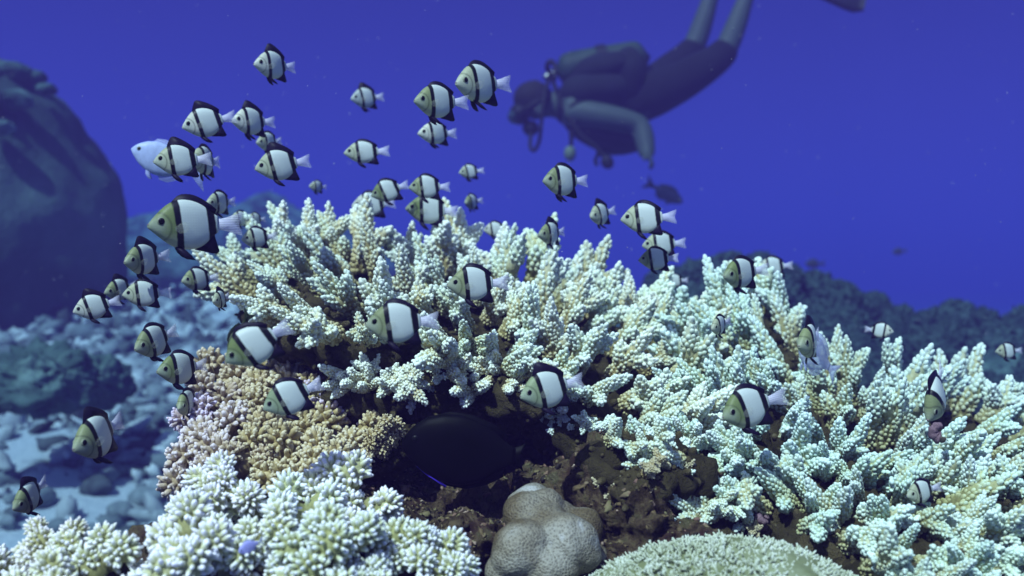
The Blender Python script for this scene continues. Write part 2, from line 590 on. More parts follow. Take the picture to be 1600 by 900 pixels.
rock('reef_rock', 740, 880, 1.06, (0.24, 0.24, 0.08), 0.4, 12, 1.0, n=200, m=120, fine=.02)
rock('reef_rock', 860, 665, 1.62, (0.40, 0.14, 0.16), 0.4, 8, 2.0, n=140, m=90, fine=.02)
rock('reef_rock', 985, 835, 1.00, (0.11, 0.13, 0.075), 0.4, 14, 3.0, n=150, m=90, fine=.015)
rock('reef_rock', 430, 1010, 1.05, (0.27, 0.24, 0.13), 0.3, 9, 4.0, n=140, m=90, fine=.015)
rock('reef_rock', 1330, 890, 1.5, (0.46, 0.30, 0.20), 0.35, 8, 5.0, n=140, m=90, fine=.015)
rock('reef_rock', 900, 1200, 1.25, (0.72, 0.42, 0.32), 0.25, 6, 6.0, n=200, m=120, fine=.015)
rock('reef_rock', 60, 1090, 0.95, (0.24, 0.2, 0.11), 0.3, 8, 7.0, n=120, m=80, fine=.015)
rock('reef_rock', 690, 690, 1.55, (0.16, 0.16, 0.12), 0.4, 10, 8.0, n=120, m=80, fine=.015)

# crust of broken bits on the cave floor
# crust of broken bits on the cave floor, dropped onto the rock that lies under them
dgr = bpy.context.evaluated_depsgraph_get()
bpy.context.view_layer.update()
dgr.update()
mb = MB()
sv, sq, st_ = sphere(7, 5)
n_bits = 0
for i in range(5000):
    x = rr.uniform(-.20, .24); y = rr.uniform(.82, 1.35)
    hit, loc, nrm, _, ho, _ = S.ray_cast(dgr, Vector((x, y, .3)), Vector((0, 0, -1)))
    if not hit or ho.name.split('.')[0] != 'reef_rock': continue
    r = rr.uniform(.0008, .0028) * (2.2 if rr.random() < .05 else 1)
    jit = 1 + .35 * rng.standard_normal((len(sv), 1))
    v = (sv * jit * [r, r * rr.uniform(.5, 1), r * rr.uniform(.5, 1.8)]) @ basis(rng.standard_normal(3)).T + np.array(loc)
    mb.add2(v, sq, st_, rr.random())
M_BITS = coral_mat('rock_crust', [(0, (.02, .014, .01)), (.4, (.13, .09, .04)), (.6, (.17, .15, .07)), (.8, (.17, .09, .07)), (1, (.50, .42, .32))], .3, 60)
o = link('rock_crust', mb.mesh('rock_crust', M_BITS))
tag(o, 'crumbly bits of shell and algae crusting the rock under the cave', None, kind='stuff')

# ------------------------------------------------------------------ branching corals
TH = np.arange(6) * math.pi / 3
def _bump_template():
    vs = []
    for z, r in ((-0.15, 1.0), (0.45, 0.95), (0.82, 0.62)):
        vs += [(r * math.cos(a), r * math.sin(a), z) for a in TH]
    vs.append((0, 0, 1.0))
    q = []; t = []
    for i in range(2):
        for j in range(6):
            k = (j + 1) % 6
            q.append((i * 6 + j, i * 6 + k, i * 6 + 6 + k, i * 6 + 6 + j))
    for j in range(6):
        t.append((18, 12 + j, 12 + (j + 1) % 6))
    return np.array(vs), np.array(q), np.array(t)


BV, BQ, BT = _bump_template()


def add_bumps(mb, pos, dirs, rad, length, a0, a1):
    """many small rounded cones at once"""
    pos = np.asarray(pos); dirs = np.asarray(dirs)
    n = len(pos)
    dirs = dirs / np.linalg.norm(dirs, axis=1)[:, None]
    ref = np.where(np.abs(dirs[:, 2:3]) < 0.9, np.array([[0, 0, 1.0]]), np.array([[1.0, 0, 0]]))
    X = np.cross(ref, dirs); X /= np.linalg.norm(X, axis=1)[:, None]
    Y = np.cross(dirs, X)
    rad = np.broadcast_to(rad, (n,)); length = np.broadcast_to(length, (n,))
    v = pos[:, None, :] + BV[None, :, 0:1] * rad[:, None, None] * X[:, None, :] + BV[None, :, 1:2] * rad[:, None, None] * Y[:, None, :] + BV[None, :, 2:3] * length[:, None, None] * dirs[:, None, :]
    h = np.clip(BV[:, 2], 0, 1)
    a = np.broadcast_to(a0, (n,))[:, None] * (1 - h)[None] + np.broadcast_to(a1, (n,))[:, None] * h[None]
    off = (np.arange(n) * len(BV))[:, None, None]
    mb.add2(v.reshape(-1, 3), (BQ[None] + off).reshape(-1, 4), (BT[None] + off).reshape(-1, 3), a.ravel())


def finger(mb, r, p0, d, L, r0, r1, br=0.035, t0=0.0, bend=0.15, a_lo=0.0, a_hi=1.0, blen=1.55):
    d = np.asarray(d, float); d /= np.linalg.norm(d)
    side = np.cross(d, r.standard_normal(3)); side /= np.linalg.norm(side)
    n = max(5, int(L / 0.07))
    t = np.linspace(0, 1, n)
    pts = p0 + d * (t * L)[:, None] + side * (bend * L * t * t)[:, None]
    prof = (r0 * (1 - t) + r1 * t) * np.sqrt(np.clip(1.04 - t ** 5, 0.02, 1))
    tube(mb, pts, prof, 9, a_lo + (a_hi - a_lo) * t * 0.55)
    tan = np.gradient(pts, axis=0); tan /= np.linalg.norm(tan, axis=1)[:, None]
    pos = []; dr = []; rad = []; ln = []; a0 = []; a1 = []
    s = t0 * L + 0.02; row = 0
    while s < L * 0.99:
        u = s / L
        c = np.array([np.interp(u, t, pts[:, k]) for k in range(3)])
        T = np.array([np.interp(u, t, tan[:, k]) for k in range(3)]); T /= np.linalg.norm(T)
        R = float(np.interp(u, t, prof))
        X = np.cross(T, [0.31, 0.87, 0.2]); X /= np.linalg.norm(X); Y = np.cross(T, X)
        k = max(3, int(2 * math.pi * R / (br * 1.95)))
        ph = row * 0.5 * 2 * math.pi / k + r.uniform(-0.3, 0.3)
        for j in range(k):
            if r.random() < 0.07: continue
            a = ph + 2 * math.pi * j / k + r.uniform(-0.16, 0.16)
            rv = math.cos(a) * X + math.sin(a) * Y
            pos.append(c + rv * R * 0.92 + T * r.uniform(-.015, .015))
            dr.append(rv * (0.85 - 0.4 * u ** 3) + T * (0.75 + 0.5 * u ** 2))
            rad.append(br * r.uniform(0.72, 1.12)); ln.append(br * blen * r.uniform(0.65, 1.2))
            aa = a_lo + (a_hi - a_lo) * u
            a0.append(0.10 + 0.74 * aa); a1.append(0.38 + 0.60 * aa)
        s += br * 1.75; row += 1
    pos.append(pts[-1] - tan[-1] * r1 * 0.3); dr.append(tan[-1]); rad.append(br * 1.15); ln.append(br * 2.0); a0.append(0.6); a1.append(1.0)
    add_bumps(mb, pos, dr, np.array(rad), np.array(ln), np.array(a0), np.array(a1))
    return pts, tan


def branch_variant(seed, kind):
    r = np.random.default_rng(seed)
    mb = MB()
    if kind == 'cone':
        pts, tan = finger(mb, r, np.zeros(3), (r.uniform(-.1, .1), r.uniform(-.1, .1), 1), 1.0, 0.165, 0.075, bend=r.uniform(-.12, .12), a_lo=0.05)
        k = r.integers(2, 5)
        for i in range(k):
            u = r.uniform(0.18, 0.55); j = int(u * (len(pts) - 1))
            a = 2 * math.pi * (i / k) + r.uniform(-.5, .5)
            d = tan[j] * 0.95 + np.array([math.cos(a), math.sin(a), 0]) * 0.8
            finger(mb, r, pts[j] + np.array([math.cos(a), math.sin(a), 0]) * 0.05, d, r.uniform(0.32, 0.55), 0.12, 0.07, t0=0.25, a_lo=u * 0.7)
    elif kind == 'fan':
        k = r.integers(4, 7)
        for i in range(k):
            a = 2 * math.pi * i / k + r.uniform(-.4, .4)
            tilt = r.uniform(0.25, 0.75) if i else 0.05
            finger(mb, r, np.array([math.cos(a), math.sin(a), 0]) * 0.06, (tilt * math.cos(a), tilt * math.sin(a), 1), r.uniform(0.62, 1.0), 0.14, 0.08, t0=0.12, bend=r.uniform(-.1, .2), a_lo=0.08)
    else:
        pts, tan = finger(mb, r, np.zeros(3), (0, 0, 1), 0.75, 0.18, 0.10, a_lo=0.1)
        for i in range(6):
            a = 2 * math.pi * i / 6 + r.uniform(-.4, .4)
            u = r.uniform(0.3, 0.85); j = int(u * (len(pts) - 1))
            finger(mb, r, pts[j], tan[j] * r.uniform(.5, 1) + np.array([math.cos(a), math.sin(a), 0]), r.uniform(0.32, 0.48), 0.11, 0.065, t0=0.3, a_lo=0.3)
    return mb.mesh('branch', M_TABLE)


VAR = {k: [branch_variant(100 + 17 * i + h, k) for i in range(7)] for h, k in enumerate(('cone', 'fan', 'knob'))}


bt = M_BASE.node_tree
bump(bt, bt.nodes['Principled BSDF'], noise_tex(bt, 90, 6, rough=.7), 1.0, .012)
bt.nodes['Principled BSDF'].inputs['Specular IOR Level'].default_value = .08


def lumpy_base(roots, rad, name, parent, inv, seed=0, flat=0.75, mat=None):
    mb = MB()
    r = random.Random(seed)
    for i, p in enumerate(roots):
        R = rad * r.uniform(0.8, 1.25)
        v, qq, tt = lump((R, R, R * flat), 0.5, 1.4 / rad, i * 0.9, 20, 13, 4)
        mb.add2(v + p - inv, qq, tt, 0.1 + 0.3 * r.random())
        pk = np.array([r.randrange(len(v)) for _ in range(34)])
        nn = v[pk] / np.linalg.norm(v[pk], axis=1)[:, None]
        add_bumps(mb, v[pk] + p - inv - nn * R * .03, nn + 1e-4, R * np.linspace(.06, .13, 34), R * np.linspace(.12, .26, 34), .15, .7)
    o = link(name, mb.mesh(name, mat or M_BASE), parent)
    return o


class Colony:
    def __init__(s, name, origin, label, cat, tint=(1, 1, 1)):
        s.root = empty(name, origin); s.o = np.asarray(origin)
        tag(s.root, label, cat); s.n = 0; s.roots = []; s.tint = tint

    def put(s, me, p, d, sc, twist, col=None, name='branch'):
        o = link(name, me, s.root, mat4(basis(d, twist), p - s.o, sc))
        c = col or s.tint
        o.color = (*c, 1)
        s.n += 1
        s.roots.append(p)
        return o


TOPX = [300, 400, 450, 560, 700, 850, 1000, 1080, 1150, 1200, 1260, 1400, 1530, 1700]
R1 = random.Random(11)


def grow(col, poly, dist, depth, direc, size, kinds, seed, tries=6000):
    pts = scatter(poly, dist, tries, seed)
    pts.sort(key=lambda p: p[1])
    for (x, y) in pts:
        d = depth(x, y) * R1.uniform(0.985, 1.015)
        p = P(x, y, d)
        v, u = direc(x, y)
        dv = np.array([u + R1.uniform(-.22, .22), -v + R1.uniform(-.2, .2), max(0.05, 1.0 - 0.75 * v) + R1.uniform(-.15, .15)])
        k = kinds(x, y, v)
        me = R1.choice(VAR[k])
        sc = size(x, y) * R1.uniform(0.8, 1.18) * d / F
        sh = R1.uniform(0.88, 1.0)
        tn = col.tint
        col.put(me, p, dv, (sc * R1.uniform(.85, 1.02), sc * R1.uniform(.85, 1.02), sc * 1.1), R1.uniform(0, 6.28), (sh * R1.uniform(.92, 1.0) * tn[0], sh * tn[1], sh * R1.uniform(.94, 1.0) * tn[2]))


# --- colony A : the big table
A_top = ([330, 395, 450, 560, 700, 800, 900, 1000, 1100], [478, 456, 424, 420, 434, 458, 486, 516, 536])
A_bot = ([330, 395, 450, 560, 650, 740, 820, 900, 1000, 1100], [492, 505, 520, 545, 548, 575, 590, 640, 680, 700])
A_poly = [(375, 460), (395, 440), (450, 418), (560, 412), (700, 428), (800, 456), (900, 486), (1000, 512), (1090, 536), (1095, 690), (1000, 670), (900, 630), (820, 585), (740, 570), (640, 535), (540, 530), (450, 510), (390, 495)]


def A_v(x, y):
    t, b_ = interp(x, *A_top), interp(x, *A_bot)
    return min(1, max(0, (y - t) / (b_ - t)))


def A_depth(x, y):
    return 1.52 - 0.50 * A_v(x, y) ** 0.8 - 0.0001 * max(0, x - 800)


def A_dir(x, y):
    v = A_v(x, y)
    u = (x - 720) / 340
    if x < 560: u -= (560 - x) / 170 * 0.9
    return 0.08 + 0.95 * v ** 1.4, 0.55 * u


CA = Colony('table_coral', P(780, 640, 1.25), 'big white tipped table coral spreading over the dark cave', 'coral', (1, .99, .945))
grow(CA, A_poly, 34, A_depth, A_dir, lambda x, y: 106 - 12 * A_v(x, y), lambda x, y, v: 'cone' if v < 0.6 and R1.random() < .8 else R1.choice(['fan', 'knob', 'cone', 'fan']), 21)
# lower ledge of the same colony, over the cave mouth
for (x, y) in [(545, 590), (580, 578), (620, 582), (655, 588), (690, 590), (725, 592), (760, 588), (600, 604), (640, 606), (680, 608), (735, 606), (575, 600), (795, 600), (780, 578), (840, 605), (870, 630), (705, 578)]:
    d = 1.07 + R1.uniform(-.02, .02)
    CA.put(R1.choice(VAR['knob'] + VAR['fan']), P(x, y + 4, d), (R1.uniform(-.5, .5), -1, R1.uniform(.05, .6)), R1.uniform(56, 78) * d / F, R1.uniform(0, 6.28))
# the tallest fingers along the crest, and the drooping front rim
for (x, y, d, h) in [(440, 412, 1.45, 95), (480, 405, 1.5, 92), (515, 408, 1.5, 90), (566, 425, 1.46, 118), (640, 428, 1.5, 80), (692, 432, 1.46, 108), (716, 436, 1.5, 108), (778, 462, 1.5, 112), (846, 478, 1.5, 92), (905, 500, 1.46, 96), (985, 520, 1.45, 92), (1045, 540, 1.42, 84)]:
    CA.put(R1.choice(VAR['cone']), P(x, y, d), (R1.uniform(-.12, .12), -.1, 1), (h * .95 * d / F, h * .95 * d / F, h * d / F), R1.uniform(0, 6.28))
for (x, y, d) in [(880, 655, 1.04), (915, 660, 1.0), (945, 672, .99), (985, 680, .98), (1020, 690, .97), (1055, 705, .97), (960, 700, 1.0), (1000, 712, .99), (900, 690, 1.03), (1040, 670, .98), (860, 640, 1.04), (1075, 690, .97), (1010, 728, .95), (1045, 742, .94), (1085, 738, .94), (975, 705, .97), (1030, 715, .95), (1065, 720, .95), (940, 690, 1.0), (1105, 760, .93)]:
    CA.put(R1.choice(VAR['knob'] + VAR['fan']), P(x, y, d + .04), (R1.uniform(-.5, .4), -1, R1.uniform(-.1, .5)), R1.uniform(56, 78) * d / F, R1.uniform(0, 6.28), (.93, .985, .97))
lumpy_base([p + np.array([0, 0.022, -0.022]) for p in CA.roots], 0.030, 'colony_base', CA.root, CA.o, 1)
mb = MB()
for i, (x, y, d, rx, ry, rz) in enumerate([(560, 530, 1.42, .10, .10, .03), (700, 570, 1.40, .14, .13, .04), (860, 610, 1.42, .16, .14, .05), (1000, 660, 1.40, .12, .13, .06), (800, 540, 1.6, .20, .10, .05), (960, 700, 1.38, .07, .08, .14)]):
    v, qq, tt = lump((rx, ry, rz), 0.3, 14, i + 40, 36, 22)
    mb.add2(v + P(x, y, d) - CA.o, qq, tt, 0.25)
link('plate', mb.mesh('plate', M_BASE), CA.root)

# --- colony B : thicket on the right
B_poly = [(1075, 530), (1120, 515), (1190, 486), (1235, 515), (1262, 584), (1330, 622), (1390, 630), (1450, 645), (1530, 650), (1640, 712), (1640, 760), (1400, 760), (1250, 745), (1120, 720), (1070, 690)]
B_top = ([1060, 1120, 1190, 1260, 1390, 1530, 1640], [545, 518, 486, 584, 630, 650, 712])
B_bot = ([1060, 1250, 1640], [700, 750, 770])


def B_v(x, y):
    t, b_ = interp(x, *B_top), interp(x, *B_bot)
    return min(1, max(0, (y - t) / (b_ - t)))


CB = Colony('branching_coral', P(1340, 760, 1.3), 'pale mint white branching coral thicket right of the table coral', 'coral', (.91, .985, .98))
grow(CB, B_poly, 33, lambda x, y: 1.48 - 0.47 * B_v(x, y) ** .8, lambda x, y: (0.1 + 0.8 * B_v(x, y) ** 1.3, (x - 1330) / 420), lambda x, y: 104 - 10 * B_v(x, y),
     lambda x, y, v: 'cone' if v < 0.6 and R1.random() < .75 else R1.choice(['fan', 'knob', 'cone', 'fan']), 33)
lumpy_base([p + np.array([0, 0.02, -0.02]) for p in CB.roots], 0.036, 'colony_base', CB.root, CB.o, 2)

# --- colony C : lower tiers at bottom right
C_poly = [(1000, 725), (1060, 710), (1150, 735), (1250, 765), (1400, 775), (1640, 775), (1640, 930), (1420, 930), (1340, 880), (1290, 835), (1190, 815), (1110, 820), (1040, 800)]
CC = Colony('branching_coral', P(1400, 900, 1.0), 'lowest tier of knobbly pale coral in bottom corner beside the mint dome', 'coral', (.90, .975, .96))


def C_depth(x, y):
    return 1.03 - 0.22 * min(1, max(0, (y - 740) / 180))


grow(CC, C_poly, 32, C_depth, lambda x, y: (0.35 + 0.5 * min(1, max(0, (y - 740) / 180)), (x - 1380) / 500 + R1.uniform(-.4, .4)), lambda x, y: 98, lambda x, y, v: R1.choice(['fan', 'cone', 'cone', 'knob']), 44)
for (x, y) in [(985, 705), (1015, 730), (1050, 752), (1085, 775), (1120, 790), (955, 690), (1110, 812), (1160, 815), (1060, 720), (1030, 700)]:
    d = .935 + R1.uniform(-.01, .02)
    CC.put(R1.choice(VAR['fan'] + VAR['cone']), P(x, y, d), (R1.uniform(-.6, .2), -.8, R1.uniform(.2, .7)), R1.uniform(58, 80) * d / F, R1.uniform(0, 6.28), (.9, .96, .9))
for (x, y) in [(1010, 740), (1055, 770), (985, 760), (1040, 730), (1020, 790), (1095, 815), (1130, 822), (1180, 835), (960, 775), (1060, 740), (1075, 800)]:
    d = .93 + R1.uniform(-.03, .03)
    CC.put(R1.choice(VAR['knob']), P(x, y, d), (R1.uniform(-.6, .3), -.8, R1.uniform(.3, .9)), R1.uniform(40, 60) * d / F, R1.uniform(0, 6.28), (.62, .52, .36))
lumpy_base([p + np.array([0, 0.02, -0.02]) for p in CC.roots], 0.032, 'colony_base', CC.root, CC.o, 3)


# ------------------------------------------------------------------ finger-tipped corals on the left
def clump_variant(seed, lobes, nf, fr, fl, mat, spread=0.42, blunt=1.0, cover=1.55):
    r = np.random.default_rng(seed)
    mb = MB()
    tube(mb, [(0, 0, -0.5), (0, 0, -0.1), (0, 0, 0.2)], [0.2, 0.24, 0.3], 9, [0.0, 0.1, 0.25])
    for k in range(lobes):
        a = 2 * math.pi * k / lobes + r.uniform(-.4, .4)
        rr_ = spread * (0.55 + 0.6 * r.random()) if k else 0.1
        c = np.array([math.cos(a) * rr_, math.sin(a) * rr_, 0.28 + r.uniform(-.16, .26) - 0.25 * rr_])
        ax = c + np.array([0, 0, 0.35]); ax /= np.linalg.norm(ax)
        R = 0.2 * r.uniform(0.8, 1.35)
        tube(mb, [np.array([0, 0, -0.15]), c * 0.6, c], [0.14, 0.15, 0.17], 8, [0.0, 0.2, 0.35])
        v, qq, tt = sphere(10, 7)
        mb.add2(v * R * 0.8 + c, qq, tt, 0.4)
        pos = []; dr = []
        if spread > .5:                                     # short side fingers clothe the stem below each head
            cn = c / np.linalg.norm(c); Bm = basis(cn)
            for i in range(16):
                a_ = i * 2.4; e = Bm @ np.array([math.cos(a_), math.sin(a_), .55])
                pos.append(c * r.uniform(.25, .9) + e * .10); dr.append(e + r.standard_normal(3) * .2)
        for i in range(nf):
            z = 1 - cover * (i + .5) / nf
            th = i * 2.39996 + r.uniform(-.25, .25)
            l = np.array([math.sqrt(max(0, 1 - z * z)) * math.cos(th), math.sqrt(max(0, 1 - z * z)) * math.sin(th), z])
            d = basis(ax) @ l
            pos.append(c + d * R * 0.7); dr.append(d + ax * 0.35 + r.standard_normal(3) * 0.1)
        n = len(pos)
        h = r.uniform(0.75, 1.2, n)
        add_bumps(mb, pos, dr, fr * r.uniform(.8, 1.2, n), fl * h, np.full(n, 0.3), 0.85 + 0.2 * r.random(n))
        # small side nubs on each finger
        if blunt < 1:
            p2 = []; d2 = []
            for p_, d_ in zip(pos, dr):
                for _ in range(3):
                    e = d_ / np.linalg.norm(d_) + r.standard_normal(3) * 0.55
                    p2.append(p_ + d_ / np.linalg.norm(d_) * fl * r.uniform(.35, .75)); d2.append(e)
            add_bumps(mb, p2, d2, fr * 0.7, fl * 0.5, 0.5, 0.95)
    return mb.mesh('branch', mat)


V_WHITE = [clump_variant(300 + i, 6 + i % 3, 44, 0.042, 0.15, M_WHITE, .58, cover=1.5) for i in range(7)]
V_TAN = [clump_variant(400 + i, 4 + i % 3, 24, 0.056, 0.18, M_TAN, .5, blunt=.5) for i in range(7)]


def clumps(col, poly, dist, depth, size, variants, seed, colour, out_x, lean=0.6):
    for (x, y) in sorted(scatter(poly, dist, 5000, seed), key=lambda p: p[1]):
        d = depth(x, y) * R1.uniform(.985, 1.015)
        dv = (out_x(x) + R1.uniform(-.3, .3), -lean + R1.uniform(-.35, .25), 0.75 + R1.uniform(-.3, .25))
        sc = size * R1.uniform(.78, 1.2) * d / F
        col.put(R1.choice(variants), P(x, y, d), dv, sc, R1.uniform(0, 6.28), colour(x, y))


CW = Colony('finger_coral', P(500, 920, .85), 'white finger coral with greenish stems in front of tan coral', 'coral')
clumps(CW, [(300, 785), (335, 765), (420, 770), (480, 815), (505, 790), (545, 785), (605, 835), (665, 885), (710, 925), (710, 940), (300, 930), (292, 850)], 62,
       lambda x, y: (0.90 - 0.16 * min(1, max(0, (y - 750) / 170))) * R1.uniform(.95, 1.045), 106, V_WHITE, 51,
       lambda x, y: (R1.uniform(.93, .99), R1.uniform(.92, .97), 1.0), lambda x: (x - 500) / 380)
lumpy_base([p + np.array([0, .015, -.022]) for p in CW.roots], .03, 'colony_base', CW.root, CW.o, 4)

CL = Colony('finger_coral', P(130, 940, .8), 'low white finger coral cut by the bottom edge beneath the sand patch', 'coral')
clumps(CL, [(20, 890), (70, 862), (140, 845), (180, 850), (205, 890), (210, 945), (-20, 945)], 58,
       lambda x, y: (0.86 - 0.12 * min(1, max(0, (y - 830) / 100))) * R1.uniform(.95, 1.045), 98, V_WHITE, 52,
       lambda x, y: (1, R1.uniform(.93, .98), R1.uniform(.95, 1)), lambda x: (x - 120) / 260)
lumpy_base([p + np.array([0, .015, -.022]) for p in CL.roots], .03, 'colony_base', CL.root, CL.o, 5)

CT = Colony('cauliflower_coral', P(430, 760, 1.05), 'tan and lilac cauliflower coral between the cave and sandy floor', 'coral')


def tan_col(x, y):
    k = max(0, min(1, (420 - x) / 130)) * R1.uniform(.2, .9)
    if R1.random() < .12: k = 0.9
    return (1 + .10 * k, 1 + .08 * k, 1 + 1.2 * k)


clumps(CT, [(318, 650), (340, 620), (400, 594), (460, 592), (530, 578), (600, 586), (618, 640), (604, 665), (560, 690), (540, 730), (500, 760), (420, 745), (320, 740), (308, 690)], 34,
       lambda x, y: 1.20 - 0.22 * min(1, max(0, (y - 580) / 170)) * R1.uniform(.97, 1.03), 82, V_TAN, 53, tan_col, lambda x: (x - 440) / 220, .7)
for (x, y) in [(600, 682), (612, 665), (585, 690)]:
    CT.put(R1.choice(V_TAN), P(x, y, 1.02), (.6, -.5, -.1), 40 * 1.02 / F, 1.0)
lumpy_base([p + np.array([0, .03, -.022]) for p in CT.roots], .026, 'colony_base', CT.root, CT.o, 6)

# ------------------------------------------------------------------ honeycomb coral and polyp dome
def honeycomb():
    me = MB()
    o0 = P(850, 830, .86)
    for (x, y, d, r) in [(828, 785, .88, 45), (812, 845, .84, 50), (884, 836, .855, 60), (872, 802, .90, 46), (912, 812, .89, 38), (850, 815, .87, 55), (905, 820, .88, 36), (860, 880, .84, 50), (800, 868, .85, 34), (925, 860, .88, 30), (840, 790, .93, 55), (922, 838, .9, 26), (780, 880, .84, 26), (852, 768, .89, 32)]:
        v, qq, tt = lump((r * d / F,) * 3, .22, 24, x * .01, 36, 24)
        me.add2(v * [1, 1, .95] + P(x, y, d) - o0, qq, tt)
    o = link('honeycomb_coral', me.mesh('honeycomb_coral', M_BRAIN))
    o.location = V(P(850, 845, .87)); o.scale = (.97, .97, .88)
    md = o.modifiers.new('fuse', 'REMESH'); md.mode = 'VOXEL'; md.voxel_size = .0022; md.use_smooth_shade = True
    sm = o.modifiers.new('soften', 'SMOOTH'); sm.factor = .5; sm.iterations = 7
    tag(o, 'lumpy grey honeycomb coral sitting on brown rock below the cave', 'coral')


honeycomb()

CG = P(1140, 1150, .80)
RG = 318 * .75 / F
CGo = empty('polyp_coral', CG)
tag(CGo, 'rounded mint coral dome covered in fuzzy polyps at bottom edge', 'coral')
v, qq, tt = lump((RG * 1.12, RG, RG), .05, 22, 3.0, 70, 44)
mb = MB(); mb.add2(v, qq, tt, .15); link('dome', mb.mesh('dome', M_FUZZ), CGo)
mb = MB()
pos = []; dr = []; aa = []
rp = np.random.default_rng(5)
NP = 5200
for i in range(NP):
    z = 1 - 1.1 * (i + .5) / NP
    th = i * 2.39996
    n = np.array([math.sqrt(1 - z * z) * math.cos(th), math.sqrt(1 - z * z) * math.sin(th), z])
    if n[1] > .55: continue
    tone = mnoise.noise(Vector(n * 9)) * .5 + .5
    base = n * RG * [1.12, 1, 1] * (1 + .03 * mnoise.noise(Vector(n * 16)))
    for k in range(5):
        pos.append(base + rp.standard_normal(3) * .0012); dr.append(n + rp.standard_normal(3) * .65); aa.append(tone * .5)
pos = np.array(pos); aa = np.array(aa)
add_bumps(mb, pos, np.array(dr), 0.0009 * rp.uniform(.8, 1.3, len(pos)), 0.0042 * rp.uniform(.6, 1.25, len(pos)), aa * .6, .45 + aa)
o = link('polyps', mb.mesh('polyps', M_FUZZ), CGo); o['kind'] = 'stuff'


# ------------------------------------------------------------------ snails
def snail(x, y, d, size, label, rot):
    r = random.Random(int(x))
    root = empty('sea_snail', P(x, y, d))
    tag(root, label, 'snail', None)
    mb = MB()
    th = np.linspace(0, 5.2 * math.pi, 64)
    k = np.exp(-.17 * th)
    pts = np.stack([k * np.cos(th) * .55, k * np.sin(th) * .55, 1.3 * (1 - k) - .3], 1)
    tube(mb, pts, .52 * k * (1 + .14 * np.sin(th * 7)), 12, .3)
    m_ = simple('snail_shell', (.16, .10, .12), .8, .6, 9)
    link('shell', mb.mesh('shell', m_), root)
    mb = MB(); v, qq, tt = lump((.36, .3, .14), .3, 3, 1, 14, 9); mb.add2(v + [.45, -.1, -.62], qq, tt); link('foot', mb.mesh('foot', simple('snail_foot', (.10, .08, .06), .6, .3)), root)
    root.rotation_euler = rot
    root.scale = (size * d / F,) * 3


snail(1186, 816, .93, 20, 'small purplish snail on the brown branch above the mint dome', (.6, .8, .3))
snail(1466, 673, .97, 19, 'small purplish snail among the branches below a nose down damselfish', (-.4, .9, 1.0))


# ------------------------------------------------------------------ fish
def plate(outline, th, name, mat, y0=0.0, curve=0.0, splay=0.0, hinge=None):
    """a thin fin with thickness; outline is (s, z), s from snout 0 to tail 1"""
    n = len(outline)
    pts = [(0.5 - s, z) for s, z in outline]
    cx = sum(p[0] for p in pts) / n; cz = sum(p[1] for p in pts) / n
    vs = []
    for sgn in (1, -1):
        for (x, z) in pts:
            yy = y0 + sgn * th * .25 + curve * (pts[0][0] - x) ** 2
            if hinge is not None: yy += splay * abs(z - hinge)
            vs.append((x, yy, z))
        yc = y0 + sgn * th + curve * (pts[0][0] - cx) ** 2 + (splay * abs(cz - hinge) if hinge is not None else 0)
        vs.append((cx, yc, cz))
    fs = []
    for i in range(n):
        j = (i + 1) % n
        fs.append((n, i, j)); fs.append((2 * n + 1, n + 1 + j, n + 1 + i))
    qs = [(i, n + 1 + i, n + 1 + (i + 1) % n, (i + 1) % n) for i in range(n)]
    mb = MB(); mb.add2(vs, qs, fs)
    return mb.mesh(name, mat, True)


def fish_body(name, mat, st, up, lo, ht, n=34, k=18, power=2.4):
    s = np.linspace(0, 1, n) ** 1.15
    U = np.interp(s, st, up); L = np.interp(s, st, lo); T = np.interp(s, st, ht)
    for A in (U, L, T):                                        # soften the profile
        A[1:-1] = .25 * A[:-2] + .5 * A[1:-1] + .25 * A[2:]
    vs = []
    for i in range(n):
        c = (U[i] + L[i]) / 2; h = (U[i] - L[i]) / 2
        for j in range(k):
            th = 2 * math.pi * j / k
            cs, sn = math.cos(th), math.sin(th)
            vs.append((.5 - s[i], T[i] * np.sign(cs) * abs(cs) ** (2 / power * 1.15), c + h * np.sign(sn) * abs(sn) ** (2 / power)))
    q = [(i * k + j, i * k + (j + 1) % k, (i + 1) * k + (j + 1) % k, (i + 1) * k + j) for i in range(n - 1) for j in range(k)]
    vs.append((.5 + .004, 0, (U[0] + L[0]) / 2)); vs.append((-.5, 0, (U[-1] + L[-1]) / 2))
    b_ = n * k
    t = [(b_, (j + 1) % k, j) for j in range(k)] + [(b_ + 1, (n - 1) * k + j, (n - 1) * k + (j + 1) % k) for j in range(k)]
    mb = MB(); mb.add2(vs, q, t)
    return mb.mesh(name, mat)


ST = [0, .03, .08, .15, .25, .35, .45, .55, .65, .75, .83, .9, .95, 1.0]
UP = [.0, .05, .11, .185, .28, .345, .375, .375, .355, .315, .26, .20, .155, .125]
LO = [-.03, -.06, -.105, -.165, -.25, -.315, -.35, -.365, -.36, -.325, -.27, -.19, -.145, -.115]
HT = [.012, .045, .072, .105, .13, .14, .14, .128, .112, .088, .062, .04, .03, .022]


def eye_mesh(name, mat, r, s, z, y, flat=.5):
    v, qq, tt = sphere(14, 10)
    mb = MB(); mb.add2(v * [r, r * flat, r] + [.5 - s, y, z], qq, tt)
    return mb.mesh(name, mat)


